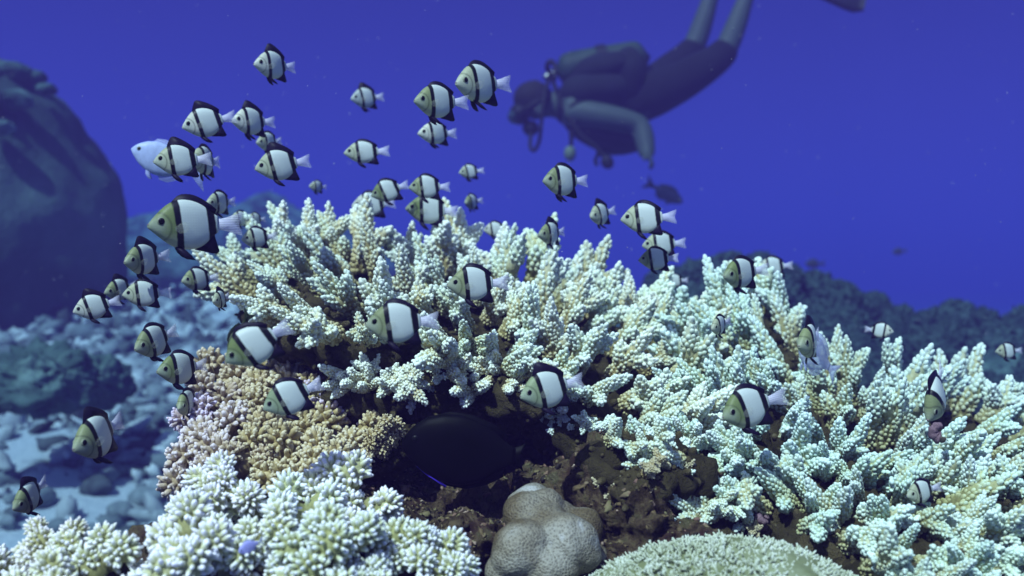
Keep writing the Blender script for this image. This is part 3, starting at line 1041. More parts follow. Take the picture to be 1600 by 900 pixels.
def damsel_meshes(erect, plump, bend=0.0):
    lo = [z * plump for z in LO]; up = [z * plump for z in UP]
    d = {'body': [fish_body('body', M_FISH, ST, up, lo, HT)]}
    if erect:
        dor = [(.31, .28), (.36, .41), (.40, .49), (.43, .545), (.47, .575), (.52, .575), (.57, .56), (.63, .53), (.70, .49), (.77, .445), (.84, .395), (.91, .335), (.98, .26), (.965, .19), (.94, .12), (.85, .20), (.70, .30), (.55, .33), (.42, .32)]
    else:
        dor = [(.31, .29), (.37, .37), (.43, .425), (.49, .45), (.55, .455), (.61, .45), (.67, .435), (.73, .41), (.80, .37), (.86, .33), (.92, .285), (.985, .225), (.965, .17), (.94, .12), (.85, .20), (.70, .30), (.55, .33), (.42, .32)]
    sp = [(s, z * plump) for s, z in dor]
    d['dorsal_fin'] = [plate(sp, .022, 'dorsal_fin', M_BLACKFIN)]
    d['anal_fin'] = [plate([(s, z * plump) for s, z in [(.62, -.31), (.66, -.365), (.74, -.385), (.82, -.40), (.90, -.425), (.97, -.43), (1.01, -.40), (.985, -.31), (.955, -.2), (.94, -.11), (.85, -.18), (.72, -.27)]], .020, 'anal_fin', M_BLACKFIN)]
    d['tail_fin'] = [plate([(.95, .09), (1.04, .085), (1.12, .105), (1.22, .14), (1.34, .175), (1.33, .10), (1.305, .04), (1.30, 0), (1.305, -.04), (1.33, -.10), (1.34, -.17), (1.22, -.135), (1.12, -.10), (1.04, -.08), (.95, -.09)], .014, 'tail_fin', M_TAIL, curve=.25)]
    pel = [(.37, -.29), (.44, -.30), (.52, -.37), (.58, -.44), (.635, -.515), (.57, -.505), (.49, -.465), (.42, -.40), (.385, -.34)]
    pel = [(s, z * plump) for s, z in pel]
    d['pelvic_fin'] = [plate(pel, .012, 'pelvic_fin', M_BLACKFIN, .03, splay=.45, hinge=-.29 * plump), plate(pel, .012, 'pelvic_fin', M_BLACKFIN, -.03, splay=-.45, hinge=-.29 * plump)]
    pec = [(.355, -.03), (.42, .02), (.50, .05), (.55, .02), (.545, -.05), (.50, -.11), (.42, -.12), (.36, -.08)]
    d['pectoral_fin'] = [plate(pec, .004, 'pectoral_fin', M_PECT, .137, curve=.9), plate(pec, .004, 'pectoral_fin', M_PECT, -.137, curve=-.9)]
    d['eye'] = [eye_mesh('eye', M_IRIS, .062, .175, .06 * plump, sg * .094) for sg in (1, -1)]
    d['pupil'] = [eye_mesh('pupil', M_PUPIL, .049, .175, .06 * plump, sg * .108) for sg in (1, -1)]
    v, qq, tt = sphere(10, 7)
    mb = MB(); mb.add2(v * [.022, .03, .012] + [.485, 0, .012], qq, tt); mb.add2(v * [.02, .026, .011] + [.48, 0, -.030], qq, tt)
    d['mouth'] = [mb.mesh('mouth', M_MOUTH)]
    if bend:                                                   # the body swings with the swimming stroke
        for ms_ in d.values():
            for me in ms_:
                co = np.empty(len(me.vertices) * 3, np.float32); me.vertices.foreach_get('co', co)
                co = co.reshape(-1, 3); k_ = np.maximum(0, .2 - co[:, 0])
                co[:, 1] += bend * k_ ** 2 * (1 - .25 * k_)
                me.vertices.foreach_set('co', co.ravel()); me.update()
    return d


DAMSEL = {v_: [damsel_meshes(v_ == 'e', pl_, b_) for b_ in (-.28, -.1, .08, .26)] for v_, pl_ in (('a', 1.0), ('e', 1.0), ('p', 1.06), ('s', .88))}
HGT = {'a': .86, 'e': .98, 'p': .91, 's': .76}


def orient(yaw, pitch, right=False, roll=0.0):
    """nose to the left by default; yaw turns the nose towards the camera, pitch points it down"""
    sx = 1 if right else -1
    n = np.array([sx * math.cos(yaw) * math.cos(pitch), -math.sin(yaw) * math.cos(pitch), -math.sin(pitch)])
    up = np.array([0, 0, 1.0]) - n * n[2] * -1 * -1
    up /= np.linalg.norm(up)
    y = np.cross(up, n)
    c, s = math.cos(roll), math.sin(roll)
    y, up = c * y + s * up, -s * y + c * up
    return np.stack([n, y, up], 1)


def assemble(meshes, name, loc, R, sc, label, cat, group, body_col=None, skip=()):
    root = empty(name, (0, 0, 0))
    root.matrix_local = mat4(R, loc, sc)
    tag(root, label, cat, group)
    eyes = []
    for part, ms_ in meshes.items():
        if part in skip: continue
        for i, me in enumerate(ms_):
            if part == 'pupil':
                o = link(part, me, eyes[i])
            else:
                o = link(part, me, root)
                if part == 'eye': eyes.append(o)
            if part == 'body' and body_col: o.color = (*body_col, 1)
    return root


GREEN = (.17, .205, .08); OLIVE = (.25, .275, .14); PALE = (.45, .47, .33); WHITE = (.66, .66, .56)
G1 = 'black banded damselfish schooling over the table coral'
# x, y body centre; w, h apparent body size; depth; pitch; variant; head colour; label
FISH = [
    (423, 100, 52, 57, 1.25, 4, 'e', WHITE, 'topmost banded damselfish, alone high above the others'),
    (316, 191, 68, 56, 1.20, 14, 'e', WHITE, 'white headed damselfish tilted nose down just above the overlapping pale blue fish'),
    (388, 188, 51, 56, 1.28, 4, 'e', WHITE, 'white headed damselfish with raised fin, above the tiny fish and its large neighbour'),
    (417, 221, 33, 34, 1.45, 8, 'a', PALE, 'tiny damselfish tucked between two larger ones below the topmost fish'),
    (431, 257, 66, 63, 1.20, 10, 'e', PALE, 'damselfish with pale tail stretched right, directly under the tiny tucked in fish'),
    (274, 249, 68, 62, 1.10, 5, 'e', PALE, 'damselfish overlapping the plain pale blue fish in front of it'),
    (318, 250, 40, 52, 1.25, 4, 'a', PALE, 'damselfish mostly hidden behind the one covering the pale blue fish'),
    (568, 152, 40, 42, 1.70, 8, 'e', (.45, .50, .50), 'bluish damselfish alone between topmost fish and the diver side pair'),  # head colour blued to stand in for distance haze
    (678, 157, 62, 60, 1.15, 3, 'a', OLIVE, 'larger olive headed damselfish just below the one nearest the diver head'),
    (743, 129, 62, 70, 1.18, 6, 'a', PALE, 'damselfish closest to the head of the diver'),
    (677, 207, 49, 40, 1.40, 4, 's', WHITE, 'pale damselfish directly beneath the olive headed one near the diver'),
    (564, 237, 54, 40, 1.40, 3, 's', PALE, 'lone oval damselfish midway between the coral crest and bluish fish above it'),
    (494, 291, 22, 21, 1.70, 0, 'a', PALE, 'tiny damselfish above the left crest of the white table coral'),
    (731, 268, 28, 26, 1.70, 6, 'a', PALE, 'small damselfish, upper of the little pair over mid coral'),
    (735, 315, 17, 27, 1.70, 8, 'a', OLIVE, 'small turned damselfish, lower of the little pair over mid coral'),
    (875, 281, 54, 55, 1.22, 2, 'p', OLIVE, 'round damselfish hanging right below the diver gauges'),
    (936, 334, 29, 44, 1.40, 12, 'e', PALE, 'thin turned damselfish between the round one and the stacked trio'),
    (1002, 340, 70, 51, 1.20, 2, 'a', PALE, 'topmost and largest of the three damselfish stacked over the coral ridge'),
    (1029, 381, 56, 40, 1.36, 3, 'a', PALE, 'middle damselfish of the stacked trio, half covered by the lower one'),
    (1021, 404, 47, 40, 1.24, 3, 'a', OLIVE, 'lowest damselfish of the stacked trio touching the coral ridge'),
    (859, 364, 36, 47, 1.30, 6, 'e', OLIVE, 'turned damselfish with black pelvic fins perched over a coral tip'),
    (771, 358, 34, 26, 1.62, 2, 'a', WHITE, 'pale damselfish hidden behind a coral finger at mid crest'),
    (575, 319, 54, 42, 1.60, 4, 'a', WHITE, 'white damselfish behind the tall coral finger'),
    (602, 298, 50, 38, 1.40, 18, 'a', GREEN, 'dark headed damselfish sloping down onto the white one behind the coral finger'),
    (663, 291, 52, 39, 1.36, 2, 'a', OLIVE, 'upper damselfish of the close pair over the crest'),
    (664, 326, 70, 46, 1.44, -4, 'a', GREEN, 'lower damselfish of the close pair, belly behind coral tips'),
    (286, 349, 104, 92, .92, 2, 'a', GREEN, 'largest damselfish, green headed with finely scaled white panel'),
    (340, 316, 35, 40, 1.30, 6, 'a', PALE, 'small damselfish peeking out behind the tail of the largest fish'),
    (374, 341, 28, 27, 1.40, 2, 'a', PALE, 'tiny damselfish touching the tail tip of the largest fish'),
    (397, 342, 22, 23, 1.48, 2, 'a', PALE, 'tiniest damselfish squeezed beside the one at the tail tip'),
    (397, 371, 38, 37, 1.32, 6, 'a', PALE, 'small damselfish below the two tiny ones, left of the coral crest'),
    (220, 404, 49, 64, 1.10, 8, 'e', OLIVE, 'half turned damselfish with pointed fin below the largest fish'),
    (305, 436, 41, 41, 1.25, 5, 'a', OLIVE, 'damselfish left of the coral rim with another behind its tail'),
    (342, 422, 34, 26, 1.50, 2, 'a', OLIVE, 'damselfish half hidden behind the left coral rim'),
    (343, 467, 21, 36, 1.10, 10, 'e', PALE, 'little turned damselfish in front of the left coral rim'),
    (184, 452, 40, 45, 1.24, 10, 'e', OLIVE, 'damselfish partly covered by its neighbour, left of the close pair on dark reef'),
    (220, 458, 58, 44, 1.12, 2, 'a', PALE, 'damselfish in front of its neighbour below the pointed fin fish'),
    (142, 479, 60, 47, 1.10, 14, 'e', WHITE, 'bright white damselfish with purple black fin, farthest out over the dark reef'),
    (237, 533, 52, 58, 1.05, 16, 'a', OLIVE, 'damselfish pitched nose down above the rubble, pale tail raised'),
    (277, 575, 61, 58, 1.05, 3, 'a', GREEN, 'dark finned damselfish over rubble beside the lilac coral'),
    (289, 629, 17, 46, 1.05, 12, 'a', OLIVE, 'tiny damselfish seen head on beside the lilac coral'),
    (390, 541, 92, 74, .80, 30, 'a', GREEN, 'blurred damselfish diving steeply beneath the left coral rim'),
    (446, 622, 74, 64, .87, 22, 'a', (.30, .36, .22), 'damselfish diving in front of the tan cauliflower coral'),
    (149, 682, 67, 88, .90, 14, 'e', OLIVE, 'big half turned damselfish over the sand patch'),
    (44, 777, 47, 62, .95, 18, 'e', OLIVE, 'damselfish low over bare sand near the bottom corner'),
    (734, 442, 71, 62, 1.00, 2, 'a', OLIVE, 'dark headed damselfish in front of the coral centre'),
    (614, 503, 86, 74, .84, 3, 'a', OLIVE, 'blurred damselfish in front of the coral, lower of the two there'),
    (849, 608, 74, 78, .90, 12, 'e', (.32, .38, .22), 'damselfish hovering at the upper rim of the cave'),
    (1162, 637, 66, 74, .90, 14, 'a', GREEN, 'green headed damselfish among the right branches, above the snail'),
    (1153, 426, 44, 55, 1.15, 8, 'a', GREEN, 'dark turned damselfish above the crest of the right coral'),
    (1204, 416, 42, 34, 1.60, 4, 'a', WHITE, 'bright white damselfish behind an upright branch on the right crest'),
    (1122, 508, 21, 35, 1.05, 12, 'a', PALE, 'small narrow damselfish between the right coral branches'),
    (1265, 532, 34, 72, 1.00, 8, 'e', OLIVE, 'damselfish facing us with spread black pelvic fins beside a pale lilac blur'),
    (1379, 516, 33, 27, 1.45, 4, 'a', WHITE, 'small damselfish facing the other way over the right branches'),
    (1464, 622, 54, 74, 1.00, 44, 'e', OLIVE, 'steeply tilted damselfish showing its back above a snail'),
    (1572, 548, 30, 28, 1.50, 2, 'a', PALE, 'small damselfish just above the far right branch tips, at the picture edge'),
    (1436, 768, 36, 42, .90, 10, 'a', PALE, 'damselfish sheltering inside a gap of the lower right coral'),
    (1052, 438, 30, 22, 1.65, 2, 'a', WHITE, 'damselfish almost hidden behind coral tips under the stacked trio'),
]
PELV = {1264: .5}
for (x, y, w, h, d, pit, var, colr, lab) in FISH:
    th = math.radians(min(pit, 32)); c2, s2 = math.cos(th) ** 2, math.sin(th) ** 2
    ha = math.sqrt(max((.7 * h) ** 2, (c2 * h * h - s2 * w * w) / (c2 - s2)))     # across the body
    wa = math.sqrt(max((.5 * w) ** 2, (c2 * w * w - s2 * h * h) / (c2 - s2)))     # along the body
    ratio = (wa / ha) * HGT[var]
    face = -1 if x == 1379 else 1
    az = face * math.atan2(800 - x, F)                                  # how far off the view axis it swims
    yaw = math.acos(max(.36, min(1, ratio))) + az
    sc = ha / HGT[var] * d / F
    if ratio > 1: sc *= math.sqrt(ratio)
    R = orient(yaw, math.radians(pit), right=(x == 1379), roll=random.uniform(-.08, .08))
    k = random.uniform(.88, 1.1)
    big = h > 30
    # the centre of the outline sits a little above the body axis
    loc = P(x, y + .03 * h, d)
    assemble(random.choice(DAMSEL[var]), 'damselfish', loc, R, sc, lab, 'fish', G1, tuple(c * k for c in colr), () if big else ('pectoral_fin', 'mouth'))


# plain fishes
def plain_fish(mats, up=1.0, fork=1.0, eye=(.12, .03)):
    st = [0, .04, .1, .2, .35, .5, .65, .8, .9, 1]
    u = [z * up for z in [.0, .06, .11, .17, .215, .215, .18, .115, .07, .055]]
    l = [z * up for z in [-.02, -.06, -.10, -.16, -.21, -.22, -.19, -.12, -.07, -.05]]
    d = {'body': [fish_body('body', mats[0], st, u, l, [.01, .04, .06, .085, .1, .095, .075, .045, .025, .018])]}
    d['dorsal_fin'] = [plate([(s, z * up) for s, z in [(.25, .16), (.32, .245), (.45, .275), (.6, .265), (.75, .215), (.88, .14), (.86, .07), (.7, .13), (.5, .18), (.35, .18)]], .014, 'dorsal_fin', mats[1])]
    d['anal_fin'] = [plate([(s, z * up) for s, z in [(.52, -.19), (.6, -.255), (.72, -.25), (.86, -.17), (.87, -.08), (.75, -.12), (.6, -.17)]], .014, 'anal_fin', mats[1])]
    d['tail_fin'] = [plate([(.96, .05), (1.06, .07), (1.18, .15), (1.32, .24), (1.25, .10), (1.19 + .02 * fork, 0), (1.25, -.10), (1.32, -.23), (1.18, -.15), (1.06, -.07), (.96, -.05)], .012, 'tail_fin', mats[2])]
    d['pelvic_fin'] = [plate([(s, z * up) for s, z in [(.33, -.19), (.4, -.20), (.47, -.28), (.43, -.29), (.36, -.25)]], .010, 'pelvic_fin', mats[1], sg * .025, splay=sg * .3, hinge=-.19 * up) for sg in (1, -1)]
    d['eye'] = [eye_mesh('eye', M_IRIS, .036, eye[0], eye[1] * up, sg * .063) for sg in (1, -1)]
    d['pupil'] = [eye_mesh('pupil', M_PUPIL, .024, eye[0], eye[1] * up, sg * .072) for sg in (1, -1)]
    return d


M_PBLUE = simple('pale_blue_fish_skin', (.36, .43, .64), .4, .12, 12)
M_PBFIN = fin_mat('pale_blue_fin', (.45, .5, .8), .5)
pb = plain_fish((M_PBLUE, M_PBFIN, M_PBFIN), 1.25)
assemble(pb, 'pale_damselfish', P(252, 250, 1.32), orient(.2, math.radians(-22)), 94 * 1.32 / F, 'plain pale blue fish without bands behind overlapping damselfish', 'fish', None)
M_LIL = simple('lilac_blur_skin', (.42, .46, .66), .4, .1, 12)  # added fish, stands in for a translucent blur around the banded one
M_LIL.node_tree.nodes['Principled BSDF'].inputs['Alpha'].default_value = .6
lf = plain_fish((M_LIL, M_PBFIN, M_PBFIN), 1.5)
assemble(lf, 'pale_damselfish', P(1272, 552, 1.06), orient(.55, math.radians(-35)), 82 * 1.06 / F, 'added lilac fish standing in for a translucent blur behind the damselfish facing us', 'fish', None)
M_DOL = simple('dark_olive_fish_skin', (.035, .045, .02), .5, .3, 12)
df = plain_fish((M_DOL, fin_mat('dark_olive_fin', (.02, .025, .015), 1), fin_mat('dark_olive_tail', (.03, .04, .02), .9)), 1.3)
assemble(df, 'dark_damselfish', P(372, 530, .86), orient(1.0, math.radians(60)), 62 * .86 / F, 'dark olive fish mostly hidden behind the steeply diving blurred damselfish', 'fish', None)
M_GREY = simple('grey_fish_skin', (.14, .16, .14), .5, .3, 8)
gf = plain_fish((M_GREY, fin_mat('grey_fin', (.10, .12, .11), 1), fin_mat('grey_tail', (.09, .11, .10), 1)), 1.0)
assemble(gf, 'reef_fish', P(1044, 304, 5.5), orient(.2, math.radians(30), right=True), 52 * 5.5 / F, 'faint grey fish swimming away down below the diver arm', 'fish', None)
M_DK = simple('far_dark_fish_skin', (.03, .035, .035), .6, .2, 8)
kf = plain_fish((M_DK, M_DK, M_DK), 1.1)
assemble(kf, 'reef_fish', P(1270, 412, 6.5), orient(.2, 0), 26 * 6.5 / F, 'distant dark fish just above the shadowy reef slope', 'fish', None)
assemble(kf, 'reef_fish', P(1403, 393, 8.0), orient(.2, .1), 20 * 8.0 / F, 'far off dark fish alone in open water over the slope', 'fish', None)
M_LBL = simple('lilac_small_fish_skin', (.36, .36, .75), .4, .1, 12)
sf = plain_fish((M_LBL, M_PBFIN, M_PBFIN), 1.4)
assemble(sf, 'pale_damselfish', P(388, 855, .74), orient(.7, math.radians(15), right=False), 34 * .74 / F, 'tiny lilac fish hiding among white coral fingers', 'fish', None)

# the black surgeonfish in the cave
M_BLK = simple('black_fish_skin', (.0015, .0015, .002), .9, .2, 10, **{'Specular IOR Level': 0.05})
M_VIO = simple('violet_fin_edge', (.10, .05, .75), .5)
st = [0, .04, .1, .2, .35, .5, .65, .8, .9, 1]
M_BLK.node_tree.nodes['Principled BSDF'].inputs['Roughness'].default_value = .5
blk = {'body': [fish_body('body', M_BLK, st, [.02, .11, .18, .26, .31, .315, .28, .20, .12, .07], [-.02, -.08, -.14, -.22, -.29, -.32, -.29, -.21, -.12, -.07], [.01, .04, .06, .08, .095, .09, .07, .04, .025, .018])],
       'dorsal_fin': [plate([(.18, .19), (.24, .27), (.4, .33), (.6, .32), (.78, .26), (.93, .17), (.9, .08), (.7, .18), (.45, .23), (.25, .2)], .014, 'dorsal_fin', M_BLK)],
       'anal_fin': [plate([(.35, -.23), (.42, -.325), (.6, -.335), (.78, -.28), (.92, -.19), (.9, -.08), (.7, -.18), (.5, -.24)], .014, 'anal_fin', M_BLK)],
       'fin_edge': [plate([(.15, -.185), (.24, -.25), (.33, -.295), (.42, -.345), (.43, -.325), (.34, -.275), (.24, -.22)], .02, 'fin_edge', M_VIO)],
       'tail_fin': [plate([(.96, .065), (1.0, .08), (1.05, .10), (1.09, .13), (1.06, .05), (1.05, 0), (1.06, -.05), (1.09, -.13), (1.05, -.10), (1.0, -.08), (.96, -.065)], .012, 'tail_fin', M_BLK)],
       'eye': [eye_mesh('eye', M_PUPIL, .03, .12, .07, sg * .06) for sg in (1, -1)]}
assemble(blk, 'surgeonfish', P(716, 703, .99), orient(-.03, math.radians(-6)), 178 * .99 / F, 'black surgeonfish with violet fin edge resting inside the cave', 'fish', None)

# ------------------------------------------------------------------ background reef
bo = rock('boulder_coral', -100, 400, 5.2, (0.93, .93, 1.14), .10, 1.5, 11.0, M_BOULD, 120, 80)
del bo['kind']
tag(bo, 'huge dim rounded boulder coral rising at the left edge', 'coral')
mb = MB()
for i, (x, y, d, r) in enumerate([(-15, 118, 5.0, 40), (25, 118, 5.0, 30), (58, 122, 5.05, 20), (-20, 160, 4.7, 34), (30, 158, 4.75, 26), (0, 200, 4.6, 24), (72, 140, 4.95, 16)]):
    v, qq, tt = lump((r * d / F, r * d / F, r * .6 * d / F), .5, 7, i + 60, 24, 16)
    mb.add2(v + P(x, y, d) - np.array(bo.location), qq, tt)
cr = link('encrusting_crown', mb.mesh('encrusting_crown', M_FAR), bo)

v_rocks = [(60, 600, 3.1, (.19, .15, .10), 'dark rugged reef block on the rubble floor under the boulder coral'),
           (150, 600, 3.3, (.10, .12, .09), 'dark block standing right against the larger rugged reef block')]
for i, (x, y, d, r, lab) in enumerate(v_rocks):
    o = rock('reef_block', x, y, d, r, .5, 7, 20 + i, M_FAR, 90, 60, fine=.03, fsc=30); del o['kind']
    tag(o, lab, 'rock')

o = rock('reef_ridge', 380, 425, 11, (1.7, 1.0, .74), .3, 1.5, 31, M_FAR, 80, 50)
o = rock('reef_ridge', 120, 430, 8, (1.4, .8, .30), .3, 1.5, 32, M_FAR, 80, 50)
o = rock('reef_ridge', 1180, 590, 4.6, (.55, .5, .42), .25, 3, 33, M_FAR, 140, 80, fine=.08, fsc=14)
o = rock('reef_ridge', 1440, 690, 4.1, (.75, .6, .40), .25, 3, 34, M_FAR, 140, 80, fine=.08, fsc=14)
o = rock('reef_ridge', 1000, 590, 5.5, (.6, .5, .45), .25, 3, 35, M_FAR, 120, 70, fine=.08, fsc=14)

heads = []
rh = random.Random(5)
prof = ([1030, 1110, 1170, 1220, 1270, 1330, 1400, 1470, 1540, 1640], [430, 412, 412, 418, 450, 468, 478, 492, 500, 500])
for row in range(5):
    x = 1040 + row * 18
    while x < 1660:
        r = rh.uniform(24, 46) if row else rh.uniform(22, 38)
        y = interp(x, *prof) + row * 33 + 12 + rh.uniform(-10, 10)
        d = 4.3 - row * .28 + rh.uniform(-.1, .1)
        heads.append((x, y, d, r)); x += r * rh.uniform(1.2, 1.7)
hm = []
for i in range(8):
    v, qq, tt = lump((1, 1, .8), .22, 2.2, i * 2.1 + 70, 30, 20, 5)
    mb = MB(); mb.add2(v, qq, tt)
    rk = np.random.default_rng(i + 900)
    pick = rk.choice(len(v), 330, replace=False)
    nrm = v[pick] / np.linalg.norm(v[pick], axis=1)[:, None]
    add_bumps(mb, v[pick] - nrm * .05, nrm + rk.standard_normal((330, 3)) * .3, rk.uniform(.05, .12, 330), rk.uniform(.12, .28, 330), 0, 1)
    hm.append(mb.mesh('coral_head', M_FAR))
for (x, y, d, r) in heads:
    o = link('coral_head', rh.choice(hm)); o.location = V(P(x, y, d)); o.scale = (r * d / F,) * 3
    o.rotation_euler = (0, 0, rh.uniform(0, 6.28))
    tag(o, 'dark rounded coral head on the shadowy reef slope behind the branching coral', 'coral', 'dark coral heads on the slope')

# drifting specks
mb = MB()
v, qq, tt = sphere(6, 4)
for i in range(240):
    d = rng.uniform(.9, 4)
    mb.add2(v * rng.uniform(.3, .8) * d / F + P(rng.uniform(0, 1600), rng.uniform(0, 560), d), qq, tt)
o = link('drifting_specks', mb.mesh('drifting_specks', simple('speck', (.7, .7, .7), .8)))
tag(o, 'tiny pale specks drifting in open water', None, kind='stuff')

# ------------------------------------------------------------------ diver
DD = 5.0
M_SKIN = simple('diver_skin', (.045, .060, .056), .6, .1, 6)  # red loss and dimness of deep water put into the skin colour
M_SUIT = simple('wetsuit_neoprene', (.006, .006, .009), .9, .3, 14)
M_VEST = simple('vest_fabric', (.007, .008, .010), .9, .4, 10)
M_TANK = simple('tank_paint', (.02, .035, .025), .6, .3, 8)
M_RUBR = simple('black_rubber', (.008, .008, .010), .6)
M_HAIR = simple('dark_hair', (.012, .010, .010), .8)
M_GLASS = simple('mask_glass', (.03, .05, .06), .08)
M_GAUGE = simple('gauge_housing', (.10, .13, .09), .5)
M_STEEL = simple('valve_metal', (.18, .18, .18), .3, Metallic=1.0)

dv = empty('person', P(940, 165, DD))
tag(dv, 'scuba diver in short dark wetsuit swimming face down with tank', 'person')
DO = np.array(dv.location)


def skinned(name, mat, joints, edges, root_i=0, sub=2):
    me = bpy.data.meshes.new(name)
    me.from_pydata([tuple(P(x, y, d) - DO) for x, y, d, r in joints], edges, [])
    me.materials.append(mat)
    o = link(name, me, dv)
    sk = o.modifiers.new('skin', 'SKIN'); sk.use_smooth_shade = True
    sv_ = me.skin_vertices[0].data
    for i, j in enumerate(joints):
        r = j[3]
        sv_[i].radius = (r, r) if not isinstance(r, tuple) else r
        sv_[i].use_root = i == root_i
    ss = o.modifiers.new('sub', 'SUBSURF'); ss.levels = sub; ss.render_levels = sub
    return o


n_, f_ = DD - .16, DD + .16                      # near and far side of the body
J = [(1005, 150, DD, .125), (960, 160, DD, .13), (915, 165, DD, .14), (880, 163, DD, .10), (862, 163, DD, .062), (842, 162, DD, .085), (818, 170, DD, .078),   # 0-6
     (900, 176, n_, .078), (955, 184, n_ - .03, .066), (1002, 196, n_ - .03, .060), (1007, 218, n_ - .06, .056), (1011, 238, n_ - .09, .040),                # 7-11 near arm
     (905, 175, f_, .062), (950, 200, f_, .052), (985, 225, f_ - .03, .045), (965, 232, f_ - .1, .038), (945, 236, f_ - .16, .027),                              # 12-16 far arm
     (1020, 150, n_ + .06, .105), (1075, 122, n_ + .06, .092), (1132, 84, n_ + .06, .066), (1150, 40, n_ + .06, .058), (1172, -22, n_ + .06, .036), (1192, -48, n_ + .06, .034), (1212, -44, n_ + .06, .03),   # 17-23 near leg
     (1018, 138, f_ - .06, .10), (1050, 108, f_ - .06, .088), (1083, 78, f_ - .06, .064), (1098, 36, f_ - .06, .056), (1118, -30, f_ - .06, .036), (1140, -55, f_ - .06, .034), (1160, -52, f_ - .06, .03)]   # 24-30 far leg
E = [(0, 1), (1, 2), (2, 3), (3, 4), (4, 5), (5, 6), (2, 7), (7, 8), (8, 9), (9, 10), (10, 11), (2, 12), (12, 13), (13, 14), (14, 15), (15, 16),
     (0, 17), (17, 18), (18, 19), (19, 20), (20, 21), (21, 22), (22, 23), (0, 24), (24, 25), (25, 26), (26, 27), (27, 28), (28, 29), (29, 30)]


def hand(base, x0, y0, d0, sgn):
    """palm plus five curled fingers of different lengths"""
    i0 = len(J)
    J.append((x0, y0, d0, .034)); E.append((base, i0))
    for k, L in enumerate((16, 19, 21, 20)):
        dz = (k - 1.5) * .021
        a = len(J)
        J.append((x0 + sgn * 2, y0 + 4, d0 + dz, .011)); J.append((x0 + sgn * (2 + L * .25), y0 + 4 + L * .5, d0 + dz, .009)); J.append((x0 + sgn * L * .1, y0 + 4 + L * .85, d0 + dz * .9, .008))
        E.extend([(i0, a), (a, a + 1), (a + 1, a + 2)])
    a = len(J)
    J.append((x0 - sgn * 4, y0 + 1, d0 - .03, .011)); J.append((x0 - sgn * 7, y0 + 8, d0 - .04, .009)); E.extend([(i0, a), (a, a + 1)])


hand(11, 1013, 243, n_ - .10, 1)
hand(16, 936, 238, f_ - .2, -1)
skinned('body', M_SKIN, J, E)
SJ = [(1005, 150, DD, .138), (960, 160, DD, .145), (915, 166, DD, .155), (880, 164, DD, .115), (864, 163, DD, .072),
      (900, 172, n_, .068), (908, 174, n_ - .01, .066), (905, 175, f_, .07), (945, 198, f_, .06),
      (1020, 150, n_ + .06, .118), (1075, 122, n_ + .06, .105), (1130, 86, n_ + .06, .080), (1140, 66, n_ + .06, .072),
      (1018, 138, f_ - .06, .112), (1050, 108, f_ - .06, .098), (1082, 80, f_ - .06, .076), (1088, 64, f_ - .06, .070)]
SE = [(0, 1), (1, 2), (2, 3), (3, 4), (2, 5), (5, 6), (2, 7), (7, 8), (0, 9), (9, 10), (10, 11), (11, 12), (0, 13), (13, 14), (14, 15), (15, 16)]
skinned('wetsuit', M_SUIT, SJ, SE)


def dpart(name, mat, mb, parent=None):
    return link(name, mb.mesh(name, mat), parent or dv)


def px_tube(name, mat, pts, r, sides=10, parent=None):
    mb = MB()
    p = np.array([P(*q_) - DO for q_ in pts])
    tt_ = np.linspace(0, 1, len(p)); ts = np.linspace(0, 1, max(12, 4 * len(p)))
    pp = np.stack([np.interp(ts, tt_, p[:, k]) for k in range(3)], 1)
    for _ in range(3): pp[1:-1] = .25 * pp[:-2] + .5 * pp[1:-1] + .25 * pp[2:]
    rr_ = np.interp(ts, tt_, np.broadcast_to(r, (len(p),)))
    tube(mb, pp, rr_, sides)
    return dpart(name, mat, mb, parent)


def px_lump(name, mat, x, y, d, radii, amp=.1, rot=0.0, parent=None):
    v, qq, tt = lump(radii, amp, 5, x * .1, 26, 18)
    c, s = math.cos(rot), math.sin(rot)
    v = v @ np.array([[c, 0, s], [0, 1, 0], [-s, 0, c]])
    mb = MB(); mb.add2(v + P(x, y, d) - DO, qq, tt)
    return dpart(name, mat, mb, parent)


TL = math.atan2(-22, 135)
px_lump('buoyancy_vest', M_VEST, 938, 150, DD, (.235, .235, .125), .12, .05)
px_lump('vest_wing', M_VEST, 950, 112, DD, (.20, .20, .095), .15, .16)
px_lump('vest_front', M_VEST, 942, 208, DD - .02, (.215, .17, .085), .12, -.3)
px_lump('vest_wing', M_VEST, 982, 128, DD, (.10, .21, .175), .1, .1)
tk = px_tube('tank', M_TANK, [(872, 112, DD), (878, 111, DD), (890, 109, DD), (940, 101, DD), (998, 92, DD), (1004, 91, DD)], [.035, .075, .09, .092, .092, .07], 18)
px_tube('tank_band', M_RUBR, [(933, 101, DD), (947, 99, DD)], [.098, .098], 18, tk)
px_tube('valve', M_STEEL, [(872, 112, DD), (860, 116, DD), (853, 122, DD)], [.022, .02, .024], 10, tk)
px_tube('hose', M_RUBR, [(862, 118, DD - .03), (853, 104, DD - .06), (860, 94, DD - .08), (868, 102, DD - .08), (866, 124, DD - .12)], .013)
px_tube('hose', M_RUBR, [(858, 122, DD - .03), (850, 150, DD - .16), (846, 190, DD - .16), (843, 222, DD - .12), (835, 237, DD - .1), (828, 232, DD - .08), (829, 212, DD - .06), (830, 200, DD)], .010)
px_tube('hose', M_RUBR, [(862, 122, DD + .03), (880, 170, DD - .18), (905, 210, DD - .2), (930, 228, DD - .2), (948, 250, DD - .2)], .012)
px_lump('octopus_regulator', M_GAUGE, 891, 240, DD - .15, (.03, .03, .04), .2)
px_tube('hose', M_RUBR, [(892, 205, DD - .15), (893, 222, DD - .15), (891, 234, DD - .15)], .011)
px_lump('pressure_gauge', M_RUBR, 949, 253, DD - .2, (.03, .022, .035), .15, .5)
px_lump('hair', M_HAIR, 836, 152, DD, (.105, .105, .095), .15, -.2)
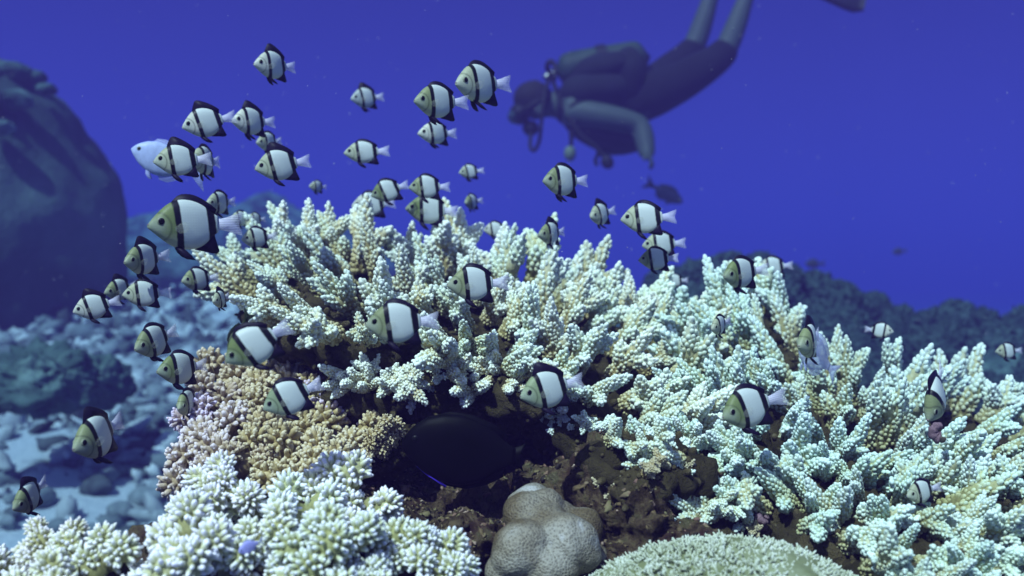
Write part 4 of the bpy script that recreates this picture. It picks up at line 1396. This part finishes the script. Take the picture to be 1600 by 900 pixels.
px_lump('ear', M_SKIN, 843, 170, DD - .09, (.018, .012, .032), .05)
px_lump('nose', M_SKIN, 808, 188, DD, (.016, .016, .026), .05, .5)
mk_ = px_lump('mask', M_RUBR, 812, 178, DD, (.055, .088, .055), .06, .6)
px_lump('mask_lens', M_GLASS, 806, 181, DD, (.045, .075, .040), .02, .6, mk_)
px_tube('mask_strap', M_RUBR, [(818, 172, DD - .09), (840, 158, DD - .105), (860, 150, DD - .06)], .012, 8, mk_)
px_lump('regulator', M_RUBR, 829, 200, DD, (.042, .055, .040), .08)


def flipper(ax, ay, d, tx, ty, w):
    a = P(ax, ay, d) - DO; b_ = P(tx, ty, d) - DO
    ax_ = b_ - a; L = np.linalg.norm(ax_); ax_ /= L
    wv = np.array([0, 1.0, 0]); wv = wv * .35 + np.cross(ax_, [0, 1, 0]) * .9; wv -= ax_ * (wv @ ax_); wv /= np.linalg.norm(wv)
    nv = np.cross(ax_, wv)
    ts = np.linspace(0, 1, 12)
    hw = np.interp(ts, [0, .15, .3, .8, .93, 1], [.045, .06, .06, w, w * .92, w * .6])
    th_ = np.interp(ts, [0, .25, .4, 1], [.04, .035, .012, .006])
    vs = []
    for t_, h_, k_ in zip(ts, hw, th_):
        c = a + ax_ * L * t_ + nv * .05 * math.sin(t_ * 2.5)
        for sx, sn in ((-1, 0), (-.6, 1), (.6, 1), (1, 0), (.6, -1), (-.6, -1)):
            vs.append(c + wv * h_ * sx + nv * k_ * sn)
    q_ = [(i * 6 + j, i * 6 + (j + 1) % 6, i * 6 + 6 + (j + 1) % 6, i * 6 + 6 + j) for i in range(11) for j in range(6)]
    q_ += [(0, 1, 2, 3), (0, 3, 4, 5), (66, 69, 68, 67), (66, 71, 70, 69)]
    mb = MB(); mb.add(vs, q_)
    dpart('swim_fin', M_RUBR, mb)


flipper(1186, -42, n_ + .06, 1348, 8, .10)
flipper(1136, -60, f_ - .06, 1290, -70, .10)

# ------------------------------------------------------------------ the water: one closed even volume
SC = np.array([.0140, .0086, .0415])              # scattering per metre
AB = np.array([.118, .066, .011])              # absorption per metre: red goes first
DEN = .4
hz = bpy.data.materials.new('water_haze')
hz.use_nodes = True
t = hz.node_tree
t.nodes.clear()
oo = t.nodes.new('ShaderNodeOutputMaterial')
pv_ = t.nodes.new('ShaderNodeVolumePrincipled')
colr = SC / DEN
ab = (1 - AB / (DEN * (1 - colr))) ** 2
pv_.inputs['Color'].default_value = (*colr, 1)
pv_.inputs['Absorption Color'].default_value = (*ab, 1)
pv_.inputs['Density'].default_value = DEN
pv_.inputs['Anisotropy'].default_value = 0.0
t.links.new(pv_.outputs[0], oo.inputs['Volume'])
x0, x1, y0, y1, z0, z1 = -44, 44, -13, 72, -3.3, 2.4
vs = [(x, y, z) for z in (z0, z1) for y in (y0, y1) for x in (x0, x1)]
fs = [(0, 2, 3, 1), (4, 5, 7, 6), (0, 1, 5, 4), (2, 6, 7, 3), (0, 4, 6, 2), (1, 3, 7, 5)]
mb = MB(); mb.add(vs, fs)
o = link('haze', mb.mesh('haze', hz, False))
o['kind'] = 'stuff'
